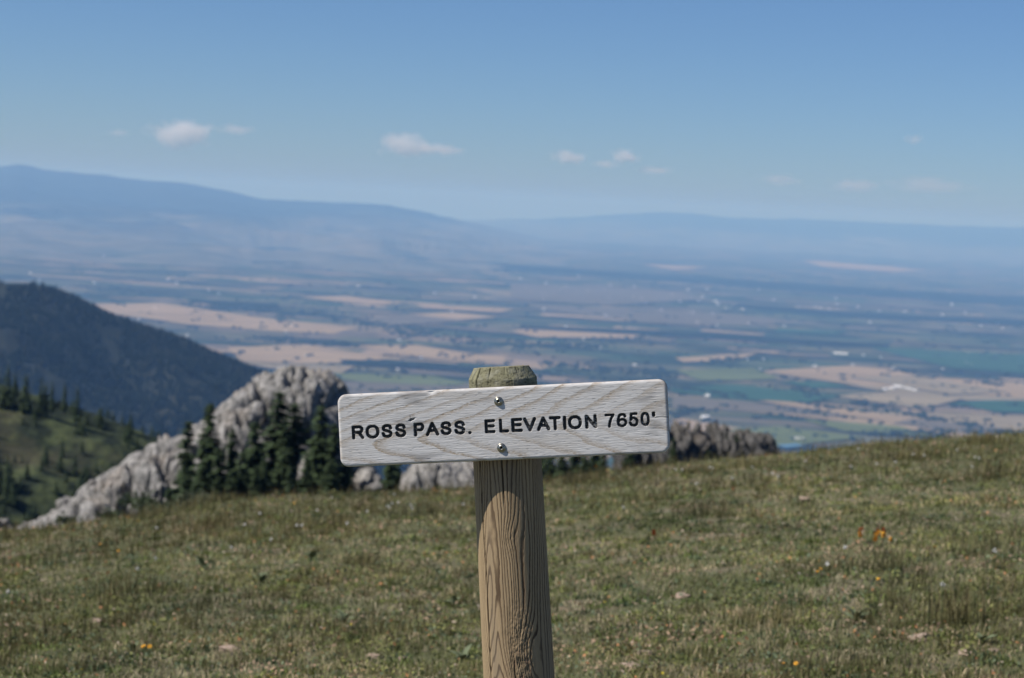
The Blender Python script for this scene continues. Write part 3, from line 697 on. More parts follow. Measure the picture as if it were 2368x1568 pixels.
LET = {
 'R': [[(0, 0), (0, 1), (.6, 1)] + arc(.6, .74, .36, .26, 90, -90)[1:] + [(0, .48)], [(.45, .48), (.66, .42), (1, 0)]],
 'O': [ELL], '0': [ELL],
 'S': [crom([(.94, .74), (.82, .93), (.5, 1), (.18, .92), (.07, .74), (.2, .59), (.5, .51), (.82, .42), (.96, .25), (.83, .07), (.5, 0), (.16, .07), (.03, .27)])],
 'P': [[(0, 0), (0, 1), (.6, 1)] + arc(.62, .73, .38, .27, 90, -90)[1:] + [(0, .46)]],
 'A': [[(0, 0), (.5, 1), (1, 0)], [(.2, .35), (.8, .35)]],
 '.': [[(0.5, 0), (0.52, 0)]], 'E': [[(1, 1), (0, 1), (0, 0), (1, 0)], [(0, .52), (.92, .52)]],
 'L': [[(0, 1), (0, 0), (1, 0)]], 'V': [[(0, 1), (.5, 0), (1, 1)]], 'T': [[(0, 1), (1, 1)], [(.5, 1), (.5, 0)]], 'I': [[(.5, 0), (.5, 1)]],
 'N': [[(0, 0), (0, 1), (1, 0), (1, 1)]], '7': [[(0, 1), (1, 1)] + crom([(1, 1), (.7, .66), (.48, .3), (.4, 0)])[1:]],
 '6': [crom([(.93, .82), (.8, .96), (.52, 1), (.22, .9), (.05, .62), (.0, .35), (.12, .09), (.5, 0), (.88, .09), (1, .29), (.88, .49), (.52, .57), (.16, .47), (.0, .31)])],
 '5': [[(.92, 1), (.2, 1)] + crom([(.08, .5), (.3, .61), (.56, .63), (.9, .52), (1, .32), (.86, .08), (.5, 0), (.15, .06), (0, .24)])],
 "'": [[(.6, 1), (.55, .92), (.42, .80)]]}
text = [('R', 178, 258), ('O', 268, 360), ('S', 372, 448), ('S', 462, 538), ('P', 586, 656), ('A', 664, 752), ('S', 760, 836), ('S', 850, 926), ('.', 942, 961), ('E', 1050, 1120), ('L', 1144, 1208), ('E', 1224, 1297), ('V', 1302, 1387), ('A', 1389, 1476), ('T', 1470, 1546), ('I', 1560, 1579), ('O', 1592, 1682), ('N', 1702, 1779), ('7', 1830, 1894), ('6', 1906, 1973), ('5', 1984, 2046), ('0', 2060, 2119), ("'", 2134, 2154)]
MP = BL / 2150.0; SW = 0.0058; CAP = 92 * MP; BASEZ = -60.5 * MP; SW0 = SW
lid = np.full(BX.shape, -1, int); groove = np.zeros(BX.shape)
for li, (ch, xa, xb) in enumerate(text):
    SW = 0.0051 if ch in '7650' else 0.0060
    x0 = (xa - 1164.4) / 0.9987 * MP + SW / 2; x1 = (xb - 1164.4) / 0.9987 * MP - SW / 2
    sel = (bxs > x0 - 0.008) & (bxs < x1 + 0.008); sz = (bzs > BASEZ - 0.008) & (bzs < BASEZ + CAP + 0.008)
    ix = np.ix_(sz, sel); X_, Z_ = BX[ix], BZ[ix]; dmin = np.full(X_.shape, 9.0)
    for st in LET[ch]:
        pts = [(x0 + p[0] * max(x1 - x0, 1e-5), BASEZ + SW / 2 + p[1] * (CAP - SW)) for p in st]
        for (ax, az), (bx_, bz_) in zip(pts[:-1], pts[1:]):
            vx, vz = bx_ - ax, bz_ - az; L2 = vx * vx + vz * vz + 1e-14
            t = np.clip(((X_ - ax) * vx + (Z_ - az) * vz) / L2, 0, 1)
            dmin = np.minimum(dmin, np.hypot(X_ - ax - t * vx, Z_ - az - t * vz))
    wob = 0.00022 * pnoise(X_ * 260, Z_ * 260, li * 3.3)
    g = sstep(-0.0003, 0.0006, SW / 2 - dmin + wob)
    groove[ix] = np.maximum(groove[ix], g); s_ = lid[ix]; s_[g > 0.32] = li; lid[ix] = s_
# weathered plywood face: bands, streaks, stains
sx_, sz_ = BX / MP, -BZ / MP                                     # zoom pixels from the centre, down positive
wx = 48 * fbm(BX * 14, BZ * 40, 1.0, 3) + 12 * fbm(BX * 60, BZ * 160, 2.0, 3)
axis_ = 55 - 0.055 * sx_ + 18 * pnoise(sx_ / 300, 0 * sx_, 2.2)
dv = sz_ - axis_
up_k = 3.9 - 1.6 * np.clip((sx_ + 300) / 1200, 0, 1); dn_k = 2.7
p_ = sx_ + wx + 60 * fbm(BX * 6, BZ * 10, 3.0, 2) - np.where(dv < 0, up_k * (np.sqrt(dv * dv + 900) - 30), dn_k * (np.sqrt(dv * dv + 900) - 30))
per = 290.0; ph_ = (p_ / per) % 1.0
irr = 0.6 + 0.5 * fbm(np.floor(p_ / per) * 3.1, BX * 3, 5.0, 2)
band = sstep(0.0, 0.03, ph_) * (1 - sstep(0.08, 0.46, ph_)) * np.clip(irr, 0.3, 1.0)
streak = fbm(BX * 75, BZ * 1150, 4.0, 2); streak2 = fbm(BX * 24, BZ * 420, 6.0, 3)
spots = fbm(BX * 180, BZ * 700, 9.0, 2)
band = np.clip(band * (0.72 + 0.7 * spots) + 0.0, 0, 1)
base_c = np.array([0.585, 0.567, 0.548]); tan_c = np.array([0.33, 0.25, 0.165]); dark_c = np.array([0.28, 0.27, 0.265])
C = base_c * (1 + 0.10 * streak + 0.09 * streak2)[..., None]
C = C + (tan_c - C) * band[..., None]
ttan = sstep(0.15, 0.75, fbm(BX * 5, BZ * 26, 12.0, 3)) * 0.3; C = C + (np.array([0.42, 0.37, 0.31]) - C) * ttan[..., None]
grime = sstep(0.2, 0.8, fbm(BX * 9, BZ * 34, 15.0, 4)) * 0.75 * (0.4 + 0.6 * sstep(100, 700, np.abs(sx_ - 150)))
C = C + (dark_c - C) * grime[..., None]
edge = np.exp(-GD / 0.004) * 0.35 * sstep(-0.2, 0.5, fbm(BX * 30, BZ * 30, 20.0, 3)); C = C + (np.array([0.30, 0.25, 0.20]) - C) * edge[..., None]
ck = sstep(0.55, 0.75, fbm(BX * 55, BZ * 1500, 31.0, 2)) * 0.65; C = C * (1 - ck * 0.55)[..., None]          # fine checks
relief = -0.00022 * (streak > 0.25) * streak - 0.00018 * streak2 - 0.0002 * band - 0.0005 * ck
# the split at the right end, the gouge between the words, the chip of the top edge
cz = -7 * MP + 0.0006 * pnoise(BX * 60, 0 * BX, 3.0)
split = np.exp(-((BZ - cz) / 0.0005) ** 2) * sstep(0.268, 0.285, BX); C = C * (1 - 0.85 * split)[..., None]; relief -= 0.0015 * split
gx, gz = (575 - 1164) * MP, -((455 - 477.5) + (-589 * 0.0506)) * MP
gx -= 0; gd = np.hypot((BX - gx) / 0.0085, (BZ - gz - 0.25 * (BX - gx)) / 0.0032) + 0.35 * pnoise(BX * 300, BZ * 300, 1.1)
gouge = 1 - sstep(0.45, 1.0, gd); C = C * (1 - 0.75 * gouge)[..., None]; relief -= 0.0022 * gouge
lip = np.exp(-((np.hypot((BX - gx - 0.002) / 0.009, (BZ - gz + 0.0034) / 0.0028)) ** 2)); C = C + (np.array([0.62, 0.61, 0.60]) - C) * (lip * (1 - gouge) * 0.8)[..., None]
spl = np.exp(-((BX - gx + 0.0028) / 0.0007) ** 2) * ((BZ > gz) & (BZ < gz + 0.009)); C = C * (1 - 0.6 * spl)[..., None]
chip = np.exp(-(((BX + 0.129) / 0.007) ** 2)) * np.exp(-(((BZ - BH / 2 + 0.002) / 0.005) ** 2)); relief -= 0.003 * chip; C = C + (np.array([0.6, 0.59, 0.57]) - C) * (chip * 0.7)[..., None]
# letters: black paint, scraped in places
wear = fbm(BX * 120, BZ * 420, 40.0, 3) + 0.5 * fbm(BX * 20, BZ * 20, 41.0, 2)
wear_l = sstep(0.55, 0.8, wear + 0.22 * ((lid == 12) | (lid == 16) | (lid == 17) | (lid == 21)))
LC = np.array([0.010, 0.010, 0.010])[None, None] + wear_l[..., None] * np.array([0.20, 0.195, 0.185])
rimw = (groove > 0.02) & (groove < 0.32)
Cb = np.where(rimw[..., None], C * 0.8, C)
colr = np.where((lid >= 0)[..., None], LC, Cb)
dep = -drop + relief * (GD > 0.001) - 0.0030 * groove
BV = np.stack([GX, -dep, GZ], -1)                                 # local: front face at y = 0 looking along -y
BV[..., 1] = -dep
def mat_board():
    t = NT('weathered_plywood'); t.color(t.attr()); t.b.inputs['Roughness'].default_value = 0.85; t.b.inputs['Specular IOR Level'].default_value = 0.2
    v = t.coord(scale=(55, 55, 900)); h = t.noise(v, 1.0, 4, 0.65); t.bump(h, 0.4, 0.0012); return t.m
def mat_paint():
    t = NT('black_paint'); t.color(t.attr()); t.b.inputs['Roughness'].default_value = 0.45; t.b.inputs['Specular IOR Level'].default_value = 0.4
    t.bump(t.noise(t.coord(scale=(200, 200, 700)), 1.0, 3), 0.5, 0.0008); return t.m
M['board'] = mat_board(); M['paint'] = mat_paint()
nr, nc = BX.shape
FQ = grid_faces(nr, nc); fl = lid.ravel()[FQ]; fmax = np.where((fl >= 0).sum(1) >= 2, fl.max(1), -1)
Vf = BV.reshape(-1, 3); Cf = colr.reshape(-1, 3)
FQ = FQ[:, ::1]
# skirt and back
ring = np.concatenate([np.arange(nc), np.arange(1, nr) * nc + nc - 1, (nr - 1) * nc + np.arange(nc - 1)[::-1], np.arange(1, nr - 1)[::-1] * nc])
n0 = len(Vf); rv = Vf[ring]
layers = []; cols_ = []
for (yy, inset) in ((0.010, 0), (BT - 0.003, 0), (BT, 0.003)):
    q = rv.copy(); q[:, 1] = yy; q[:, 0] -= np.sign(q[:, 0]) * inset * (np.abs(q[:, 0]) > BL / 2 - RC); q[:, 2] -= np.sign(q[:, 2]) * inset * (np.abs(q[:, 2]) > BH / 2 - RC)
    layers.append(q)
    lam = 0.5 + 0.5 * np.sin(yy * 900); s_ = 0.75 + 0.3 * fbm(q[:, 0] * 60, q[:, 2] * 60, yy * 300, 3)
    cols_.append(np.array([0.33, 0.27, 0.21]) * s_[:, None])
nR = len(ring)
Vall = np.concatenate([Vf] + layers + [np.array([[0, BT, 0]])]); Call = np.concatenate([Cf] + cols_ + [np.array([[0.3, 0.25, 0.2]])])
faces = [FQ[fmax < 0]]
prev = ring
for k in range(3):
    cur = n0 + k * nR + np.arange(nR)
    faces.append(np.stack([prev, np.roll(prev, -1), np.roll(cur, -1), cur], -1)[:, ::-1]); prev = cur
cidx = n0 + 3 * nR
capf = np.stack([prev, np.roll(prev, -1), np.full(nR, cidx), np.full(nR, cidx)], -1)
q4 = np.concatenate(faces); used, inv = np.unique(q4, return_inverse=True)
board = mesh_np('board', Vall[used], inv.reshape(-1, 4), M['board'], True, Call[used], sign)
back_me_v = np.concatenate([layers[2], [[0, BT, 0]]])
bk = np.stack([np.arange(nR), np.roll(np.arange(nR), -1), np.full(nR, nR)], -1)
mesh_np('back_face', back_me_v, bk, M['board'], True, np.tile([0.3, 0.25, 0.2], (nR + 1, 1)), board)
board.location = (-AX, -(BT + RB - 0.0015), HB); board.rotation_euler = (0, math.radians(0.2), 0)
for li in range(len(text)):
    f = FQ[fmax == li]
    if not len(f): continue
    used, inv = np.unique(f, return_inverse=True)
    mesh_np('letter', Vf[used], inv.reshape(-1, 4), M['paint'], True, Cf[used], board)

# post: peeled round timber
TOP = HB + 0.1030
thf = np.radians(np.concatenate([np.linspace(-105, 105, 300), np.linspace(105, 255, 42)[1:-1]]))
zz = np.concatenate([np.linspace(-0.4, HB - 0.52, 30)[:-1], np.linspace(HB - 0.52, TOP, 400)])
ZG, TG = np.meshgrid(zz, thf, indexing='ij')
rel = ZG - HB                                                         # height against the board's centre
Rz = 0.0640 + np.clip(-rel, 0, 0.6) * 0.0022 / 0.47 + 0.0008 * fbm(TG * 0.8, ZG * 2, 1.0, 2)
wrapn = np.cos(TG), np.sin(TG)
def pn(sx, sz, seed, o=3): return fbm(wrapn[0] * sx + seed, wrapn[1] * sx, ZG * sz + seed, o)
q = TG * 0.0625 / 0.0062 + 2.8 * pn(1.1, 2.2, 3.0, 2) + 0.6 * pn(3.0, 5.0, 8.0, 2) + 0.10 * pn(8, 60, 5.0, 2)
def bump_at(t0, z0, st, sz, k): return k * np.exp(-((TG - t0) / st) ** 2 - ((rel - z0) / sz) ** 2)
q = q + bump_at(-0.85, -0.33, 0.42, 0.16, 6.5) + bump_at(0.05, -0.21, 0.2, 0.03, 1.6) + bump_at(0.35, -0.43, 0.35, 0.06, 3.5) + bump_at(-0.2, -0.50, 0.3, 0.06, -2.0)
fr = q % 1.0
late = sstep(0.52, 0.80, fr) * (1 - sstep(0.92, 1.0, fr))
fib = pn(22, 18, 2.0, 2)
knot = np.exp(-((TG - 0.08) / 0.16) ** 2 - ((rel + 0.215) / 0.022) ** 2)
chew = np.exp(-((TG - 0.20) / 0.36) ** 2) * sstep(-0.30, -0.42, rel) + 0.5 * knot
chn = fbm(TG * 9, ZG * 55, 7.0, 3)
wand = 0.012 * np.sin(ZG * 9) + 0.02 * pnoise(ZG * 7, 0 * ZG, 1.0)
def crack(t0, lo, hi, wid, slope=0.0):
    return np.exp(-((TG - t0 - wand - slope * rel) / wid) ** 2) * sstep(lo, lo + 0.05, rel) * (1 - sstep(hi - 0.03, hi, rel))
cr = np.clip(crack(-0.78, -0.55, 0.0, 0.016) + crack(-0.04, -0.17, 0.0, 0.014) * 0.9 + crack(0.02, -0.7, -0.42, 0.02) * 0.6, 0, 1)
capz = rel - 0.058
capc = crack(-0.78, 0.04, 0.3, 0.03) + crack(-0.32, 0.06, 0.3, 0.014) * 0.7 + crack(0.62, 0.07, 0.3, 0.014) * 0.6 + crack(0.2, 0.075, 0.3, 0.012) * 0.4
hcr = np.abs(fbm(TG * 3.0, ZG * 190, 2.0, 3)); hcrk = np.exp(-hcr / 0.10) * sstep(0.052, 0.06, rel)
rr = Rz - 0.0006 * late * (rel < 0.05) - 0.0045 * cr - 0.006 * np.clip(capc, 0, 1) - 0.0009 * hcrk + 0.00018 * fib - 0.0020 * chew * np.clip(chn + 0.25, 0, 1) - 0.0007 * chew * (fbm(TG * 22, ZG * 150, 1.0, 2) > 0.1)
# the bevelled top
ch_h = 0.021 + 0.003 * np.sin(TG + 1); ct = np.clip((ZG - (TOP - ch_h)) / ch_h, 0, 1)
rr = rr - ct * (0.0105 + 0.0035 * np.clip(np.sin(TG), 0, 1) + 0.0006 * fbm(TG * 4, ZG * 60, 3.0, 2))
PV = np.stack([rr * np.sin(TG), -rr * np.cos(TG), ZG + 0.0010 * fbm(TG * 6, 0 * TG, 2.0, 3) * (ct > 0.98)], -1)
early = np.array([0.32, 0.232, 0.134]); lt = np.array([0.075, 0.046, 0.026])
PC = early * (1 + 0.18 * pn(2.0, 1.6, 5.0, 3) + 0.10 * fib)[..., None]
PC = PC + (lt - PC) * (late * np.clip(0.9 + 0.5 * pn(3, 5, 9.0, 2), 0.5, 1.0))[..., None]
grey = 0.45 * sstep(-0.1, 0.6, pn(1.4, 1.2, 13.0, 3)); PC = PC + (np.array([0.22, 0.178, 0.128]) - PC) * grey[..., None]
pale = sstep(-0.55, -0.95, TG) * sstep(-1.5, -1.2, TG) * 0.35; PC = PC + (np.array([0.44, 0.33, 0.185]) - PC) * (pale * (1 - late))[..., None]
PC = PC * (1 - 0.45 * chew * np.clip(chn + 0.3, 0, 1))[..., None]
redk = chew * sstep(0.1, 0.5, fbm(TG * 7, ZG * 40, 19.0, 2)) * sstep(-0.40, -0.46, rel); PC = PC + (np.array([0.20, 0.11, 0.07]) - PC) * (0.6 * redk)[..., None]
weath = sstep(0.045, 0.062, rel)
wc = np.array([0.205, 0.195, 0.118]) * (1 + 0.35 * pn(4, 30, 4.0, 3) + 0.2 * fib)[..., None]; wc = wc * (1 - 0.6 * hcrk)[..., None]
wc = wc + (np.array([0.30, 0.29, 0.22]) - wc) * (0.5 * sstep(0, 0.6, pn(3, 60, 21.0, 3)))[..., None]
PC = PC + (wc - PC) * weath[..., None]
PC = PC * (1 - 0.85 * np.clip(cr + capc, 0, 1))[..., None]
nz, nt_ = ZG.shape
topc = np.array([[0, 0, TOP + 0.001]])
Vp = np.concatenate([PV.reshape(-1, 3), PV[-1] * np.array([0.55, 0.55, 1]) + np.array([0, 0, 0.0006]), topc]); Cp = np.concatenate([PC.reshape(-1, 3), np.tile([0.2, 0.19, 0.13], (nt_ + 1, 1))])
FP = grid_faces(nz + 1, nt_, True)
tt = np.arange(nt_); FT = np.stack([nz * nt_ + tt, nz * nt_ + (tt + 1) % nt_, np.full(nt_, (nz + 1) * nt_)], -1)
def mat_post():
    t = NT('peeled_timber'); t.color(t.attr()); t.b.inputs['Roughness'].default_value = 0.8
    t.bump(t.noise(t.coord(scale=(500, 500, 45)), 1.0, 4, 0.6), 0.5, 0.0012); return t.m
M['post'] = mat_post()
post = mesh_np('post', Vp, FP, M['post'], True, np.clip(Cp, 0.004, 0.9), sign)
mesh_np('post_top', np.concatenate([PV[-1] * np.array([0.55, 0.55, 1]) + np.array([0, 0, 0.0006]), topc]), np.stack([tt, (tt + 1) % nt_, np.full(nt_, nt_)], -1), M['post'], True, np.tile([0.2, 0.19, 0.13], (nt_ + 1, 1)), post)

# screws with washers
def lathe(name, prof, n, mat, parent, hexn=None):
    a = np.linspace(0, 2 * math.pi, n + 1)[:-1]; V = []
    for (r, y) in prof: V.append(np.stack([r * np.cos(a), np.full(n, y), r * np.sin(a)], -1))
    return mesh_np(name, np.concatenate(V), grid_faces(len(prof), n, True)[:, ::-1], mat, True, None, parent)
def mat_metal(name, c, rough):
    t = NT(name); n = t.noise(t.coord(), 900, 4); t.color(t.mix(t.ramp(n, [(0.4, 0), (0.65, 1)]), c, tuple(x * 0.6 for x in c))); t.b.inputs['Metallic'].default_value = 1.0; t.b.inputs['Roughness'].default_value = rough; return t.m
M['brass'] = mat_metal('tarnished_steel', (0.42, 0.395, 0.33), 0.33)
M['socket'] = mat_plain('socket_recess', (0.02, 0.018, 0.015), 0.3, 500)
for (zx, zy) in [(1142, 333), (1160, 634)]:
    dx, dy = zx - 1164, zy - 477.5
    lx = (dx * .9987 - dy * .0506) * MP; lz = -(dx * .0506 + dy * .9987) * MP
    e = lathe('screw', [(0.0022, -0.0034), (0.0026, -0.0046), (0.0040, -0.0043), (0.0054, -0.0034), (0.0062, -0.0022), (0.0063, -0.0014), (0.0063, 0.0)], 40, M['brass'], sign)
    e.location = (lx - AX, -(BT + RB - 0.0015) - 0.0002, HB + lz)
    lathe('washer', [(0.0060, -0.0015), (0.0080, -0.0014), (0.0084, -0.0008), (0.0084, 0.0009), (0.0060, 0.0009)], 40, M['brass'], e)
    a = np.linspace(0, 2 * math.pi, 7)[:-1]
    hx = np.concatenate([np.stack([0.0023 * np.cos(a), np.full(6, -0.0040), 0.0023 * np.sin(a)], -1), np.stack([0.0020 * np.cos(a), np.full(6, -0.0012), 0.0020 * np.sin(a)], -1), [[0, -0.0012, 0]]])
    mesh_np('hex_socket', np.concatenate([hx]), np.concatenate([np.stack([np.arange(6), (np.arange(6) + 1) % 6, 6 + (np.arange(6) + 1) % 6], -1), np.stack([np.arange(6), 6 + (np.arange(6) + 1) % 6, 6 + np.arange(6)], -1), np.stack([6 + np.arange(6), 6 + (np.arange(6) + 1) % 6, np.full(6, 12)], -1)]), M['socket'], False, None, e)

# ------------------------------------------------------------------ meadow plants
def scatter(n, ymin=5.5, ymax=36, amax=0.33, power=1.0):
    t = rng.uniform(0, 1, n); y = ymin * (ymax / ymin) ** (t ** power)         # uniform in log distance: density falls with distance
    y = np.sqrt(rng.uniform(ymin ** 1.25, ymax ** 1.25, n) ** (2 / 1.25)) if power == 0 else y
    a = rng.uniform(-amax, amax, n); return a * (y + 1.5), y
def blades(x, y, h, w, colr, lean=0.5, tipc=None):
    n = len(x); z = ground(x, y) - 0.004
    az = rng.uniform(0, 2 * math.pi, n); l = np.abs(rng.normal(0, lean, n)) * h
    dx, dy = np.cos(az), np.sin(az)
    fx, fy = rng.normal(size=n), rng.normal(size=n); s = np.hypot(fx, fy); fx, fy = fx / s * w / 2, fy / s * w / 2
    P0 = np.stack([x - fx, y - fy, z], -1); P1 = np.stack([x + fx, y + fy, z], -1)
    mx, my = x + dx * l * 0.35, y + dy * l * 0.35
    P2 = np.stack([mx + fx * .8, my + fy * .8, z + h * 0.6], -1); P3 = np.stack([mx - fx * .8, my - fy * .8, z + h * 0.6], -1)
    hz = h * np.sqrt(np.maximum(1 - (np.minimum(l / h, 0.9)) ** 2, 0.1))
    P4 = np.stack([x + dx * l, y + dy * l, z + hz], -1)
    V = np.stack([P0, P1, P2, P3, P4], 1)
    f = np.array([(0, 1, 2), (0, 2, 3), (3, 2, 4)]); FF = (np.arange(n) * 5)[:, None, None] + f[None]
    Cc = np.repeat(colr[:, None, :], 5, 1)
    if tipc is not None: Cc[:, 4] = tipc; Cc[:, 2] = Cc[:, 3] = 0.5 * (colr + tipc)
    return V.reshape(-1, 3), FF.reshape(-1, 3), Cc.reshape(-1, 3)
parts = []
N1 = 260000                                                          # short turf
x, y = scatter(N1)
pat = fbm(x * 0.55, y * 0.4, 2.0, 4); pat2 = fbm(x * 2.6, y * 2.0, 6.0, 3); keep = (pat2 + 0.6 * pat + rng.uniform(-0.5, 0.5, N1)) > -0.62
keep &= ~((fbm(x * 0.8 + 60, y * 0.6, 21.0, 3) + rng.uniform(-0.12, 0.12, N1) > 0.62) & (rng.uniform(0, 1, N1) < 0.9))
x, y, pat, pat2 = x[keep], y[keep], pat[keep], pat2[keep]
dist = np.clip(y / 8, 1, 4)
h = (0.022 + 0.028 * np.clip(pat2 + 0.5, 0, 1.3)) * rng.uniform(0.6, 1.5, len(x)); w = 0.0042 * dist ** 0.7 * rng.uniform(0.7, 1.4, len(x))
g1, g2, g3 = np.array([0.105, 0.120, 0.050]), np.array([0.19, 0.190, 0.085]), np.array([0.42, 0.345, 0.235])
mixv = np.clip(0.45 + 0.7 * pat2 + rng.normal(0, 0.22, len(x)), 0, 1)[:, None]
c = g1 + (g2 - g1) * mixv
dry = (rng.uniform(0, 1, len(x)) < np.clip(0.32 - 0.4 * pat + 0.35 * pnoise(x * 3.1, y * 2.2, 3.3), 0.05, 0.8))[:, None]
c = np.where(dry, g3 * rng.uniform(0.5, 1.15, len(x))[:, None], c) * rng.uniform(0.8, 1.2, len(x))[:, None]
parts.append(blades(x, y, h, w, c, 1.1))
# bunch grass tufts
nt = 3600; tx, ty = scatter(nt, 5.5, 36)
tp = fbm(tx * 0.3 + 9, ty * 0.22, 2.0, 3) + rng.uniform(-0.45, 0.45, nt); k = tp > 0.08; tx, ty, tp = tx[k], ty[k], tp[k]
per_t = 26; n = len(tx) * per_t
x = np.repeat(tx, per_t) + rng.normal(0, 0.035, n); y = np.repeat(ty, per_t) + rng.normal(0, 0.035, n)
hs = np.repeat(rng.uniform(0.035, 0.10, len(tx)) * (0.7 + 0.6 * np.clip(tp, 0, 1)), per_t)
dist = np.clip(y / 8, 1, 4)
ct_ = np.repeat(np.array([0.085, 0.095, 0.040]) * rng.uniform(0.6, 1.35, len(tx))[:, None] + np.array([0.03, 0.014, 0.002]) * rng.uniform(0, 1, len(tx))[:, None], per_t, 0)
parts.append(blades(x, y, hs * rng.uniform(0.5, 1.2, n), 0.0034 * dist ** 0.8, ct_ * rng.uniform(0.7, 1.3, n)[:, None], 0.6, np.repeat(np.array([[0.17, 0.135, 0.07]]), n, 0) * rng.uniform(0.5, 1.2, n)[:, None]))
# a few tall dark bunches
nt = 48; tx, ty = scatter(nt, 8, 30); per_t = 150; n = nt * per_t
rb = np.repeat(rng.uniform(0.05, 0.22, nt), per_t)
x = np.repeat(tx, per_t) + rng.normal(0, 1, n) * rb; y = np.repeat(ty, per_t) + rng.normal(0, 1, n) * rb
ct_ = np.repeat(np.array([0.095, 0.100, 0.042]) * rng.uniform(0.75, 1.25, nt)[:, None], per_t, 0)
parts.append(blades(x, y, np.repeat(rng.uniform(0.10, 0.22, nt), per_t) * rng.uniform(0.4, 1.2, n), 0.004 * np.clip(y / 8, 1, 4) ** 0.8, ct_ * rng.uniform(0.8, 1.2, n)[:, None], 0.45, np.array([[0.20, 0.155, 0.085]]) * rng.uniform(0.6, 1.2, n)[:, None]))
# low cushions, yellow green
nt = 2600; tx, ty = scatter(nt, 5.5, 30); per_t = 34; n = nt * per_t
rad = np.repeat(rng.uniform(0.03, 0.11, nt), per_t); ra = rng.uniform(0, 6.283, n); rq = np.sqrt(rng.uniform(0, 1, n))
x = np.repeat(tx, per_t) + rad * rq * np.cos(ra); y = np.repeat(ty, per_t) + rad * rq * np.sin(ra)
cc = np.repeat(np.where((rng.uniform(0, 1, nt) < 0.6)[:, None], np.array([0.135, 0.165, 0.050]), np.array([0.085, 0.115, 0.062])) * rng.uniform(0.6, 1.3, nt)[:, None], per_t, 0)
parts.append(blades(x, y, (0.018 + 0.35 * rad * (1 - rq ** 2)) * rng.uniform(0.7, 1.3, n), 0.008 * np.clip(y / 8, 1, 3) ** 0.6, cc * rng.uniform(0.7, 1.3, n)[:, None], 0.8))
# tall seeding grass along the crest
n = 24000; a_ = rng.uniform(-0.36, 0.36, n); y = crest_y(a_) + rng.uniform(-8, 5, n); x = a_ * y
k = fbm(x * 0.5, y * 0.5, 5.0, 2) + rng.uniform(-0.5, 0.5, n) > -0.1; x, y = x[k], y[k]; n = len(x)
cg = np.array([0.085, 0.088, 0.036]) * rng.uniform(0.6, 1.4, n)[:, None]
parts.append(blades(x, y, rng.uniform(0.05, 0.20, n), 0.007 * np.ones(n), cg, 0.3, np.array([[0.17, 0.125, 0.06]]) * rng.uniform(0.6, 1.3, n)[:, None]))
# small herbs: flat leaves close to the ground, in patches of one kind
n = 120000; x, y = scatter(n, 5.5, 36)
kind_ = fbm(x * 1.6 + 3, y * 1.3, 7.0, 3) + rng.normal(0, 0.16, n); kind2 = fbm(x * 2.1 + 30, y * 1.7, 4.0, 3)
k = kind2 + rng.uniform(-0.5, 0.5, n) > -0.15; x, y, kind_, kind2 = x[k], y[k], kind_[k], kind2[k]; n = len(x)
pal = np.where((kind_ < -0.35)[:, None], np.array([0.33, 0.235, 0.17]), np.where((kind_ < -0.05)[:, None], np.array([0.13, 0.16, 0.10]), np.where((kind_ < 0.3)[:, None], np.array([0.115, 0.135, 0.05]), np.array([0.20, 0.205, 0.075]))))
sp_ = rng.uniform(0, 1, n); pal = np.where((sp_ < 0.02)[:, None], np.array([0.42, 0.34, 0.28]), pal); pal = np.where((sp_ > 0.97)[:, None], np.array([0.42, 0.20, 0.10]), pal)
hz_ = ground(x, y) + rng.uniform(0.006, 0.045, n) * (1 + np.clip(kind2, 0, 1)); s_ = rng.uniform(0.004, 0.009, n) * np.clip(y / 8, 1, 4) ** 0.6
d1 = rng.normal(size=(n, 3)) * np.array([1, 1, 0.55]); d1 /= np.linalg.norm(d1, axis=1)[:, None]; d2 = np.cross(d1, rng.normal(size=(n, 3)) * np.array([.6, .6, 1])); d2 /= np.linalg.norm(d2, axis=1)[:, None]
c0 = np.stack([x, y, hz_], -1); e1, e2 = d1 * s_[:, None] * 1.3, d2 * s_[:, None] * 0.8
Vh = np.stack([c0 - e1, c0 + e2, c0 + e1, c0 - e2], 1).reshape(-1, 3); Fh = ((np.arange(n) * 4)[:, None, None] + np.array([(0, 1, 2), (0, 2, 3)])[None]).reshape(-1, 3)
parts.append((Vh, Fh, np.repeat(pal * rng.uniform(0.75, 1.2, n)[:, None], 4, 0)))
off = 0; VV, FF, CC = [], [], []
for (v_, f_, c_) in parts: VV.append(v_); FF.append(f_ + off); CC.append(c_); off += len(v_)
VV = np.concatenate(VV); CC = np.concatenate(CC)
m1 = fbm(VV[:, 0] * 0.45, VV[:, 1] * 0.28, 11.0, 3); m2 = fbm(VV[:, 0] * 0.9 + 40, VV[:, 1] * 0.55, 13.0, 3)
CC = CC * np.array([1.08, 1.09, 1.0]) * (1.0 + 0.28 * np.clip(m1, -1, 1)[:, None] + 0.20 * np.clip(m2, -1, 1)[:, None]) * (1 + np.clip(m2, -1, 1)[:, None] * np.array([0.10, 0.0, -0.04]))
tag(mesh_np('meadow_grass', VV, np.concatenate(FF), M['grass'], False, np.clip(CC, 0.005, 0.8)), 'short olive and straw coloured mountain grass covering the meadow', 'grass', kind='stuff')

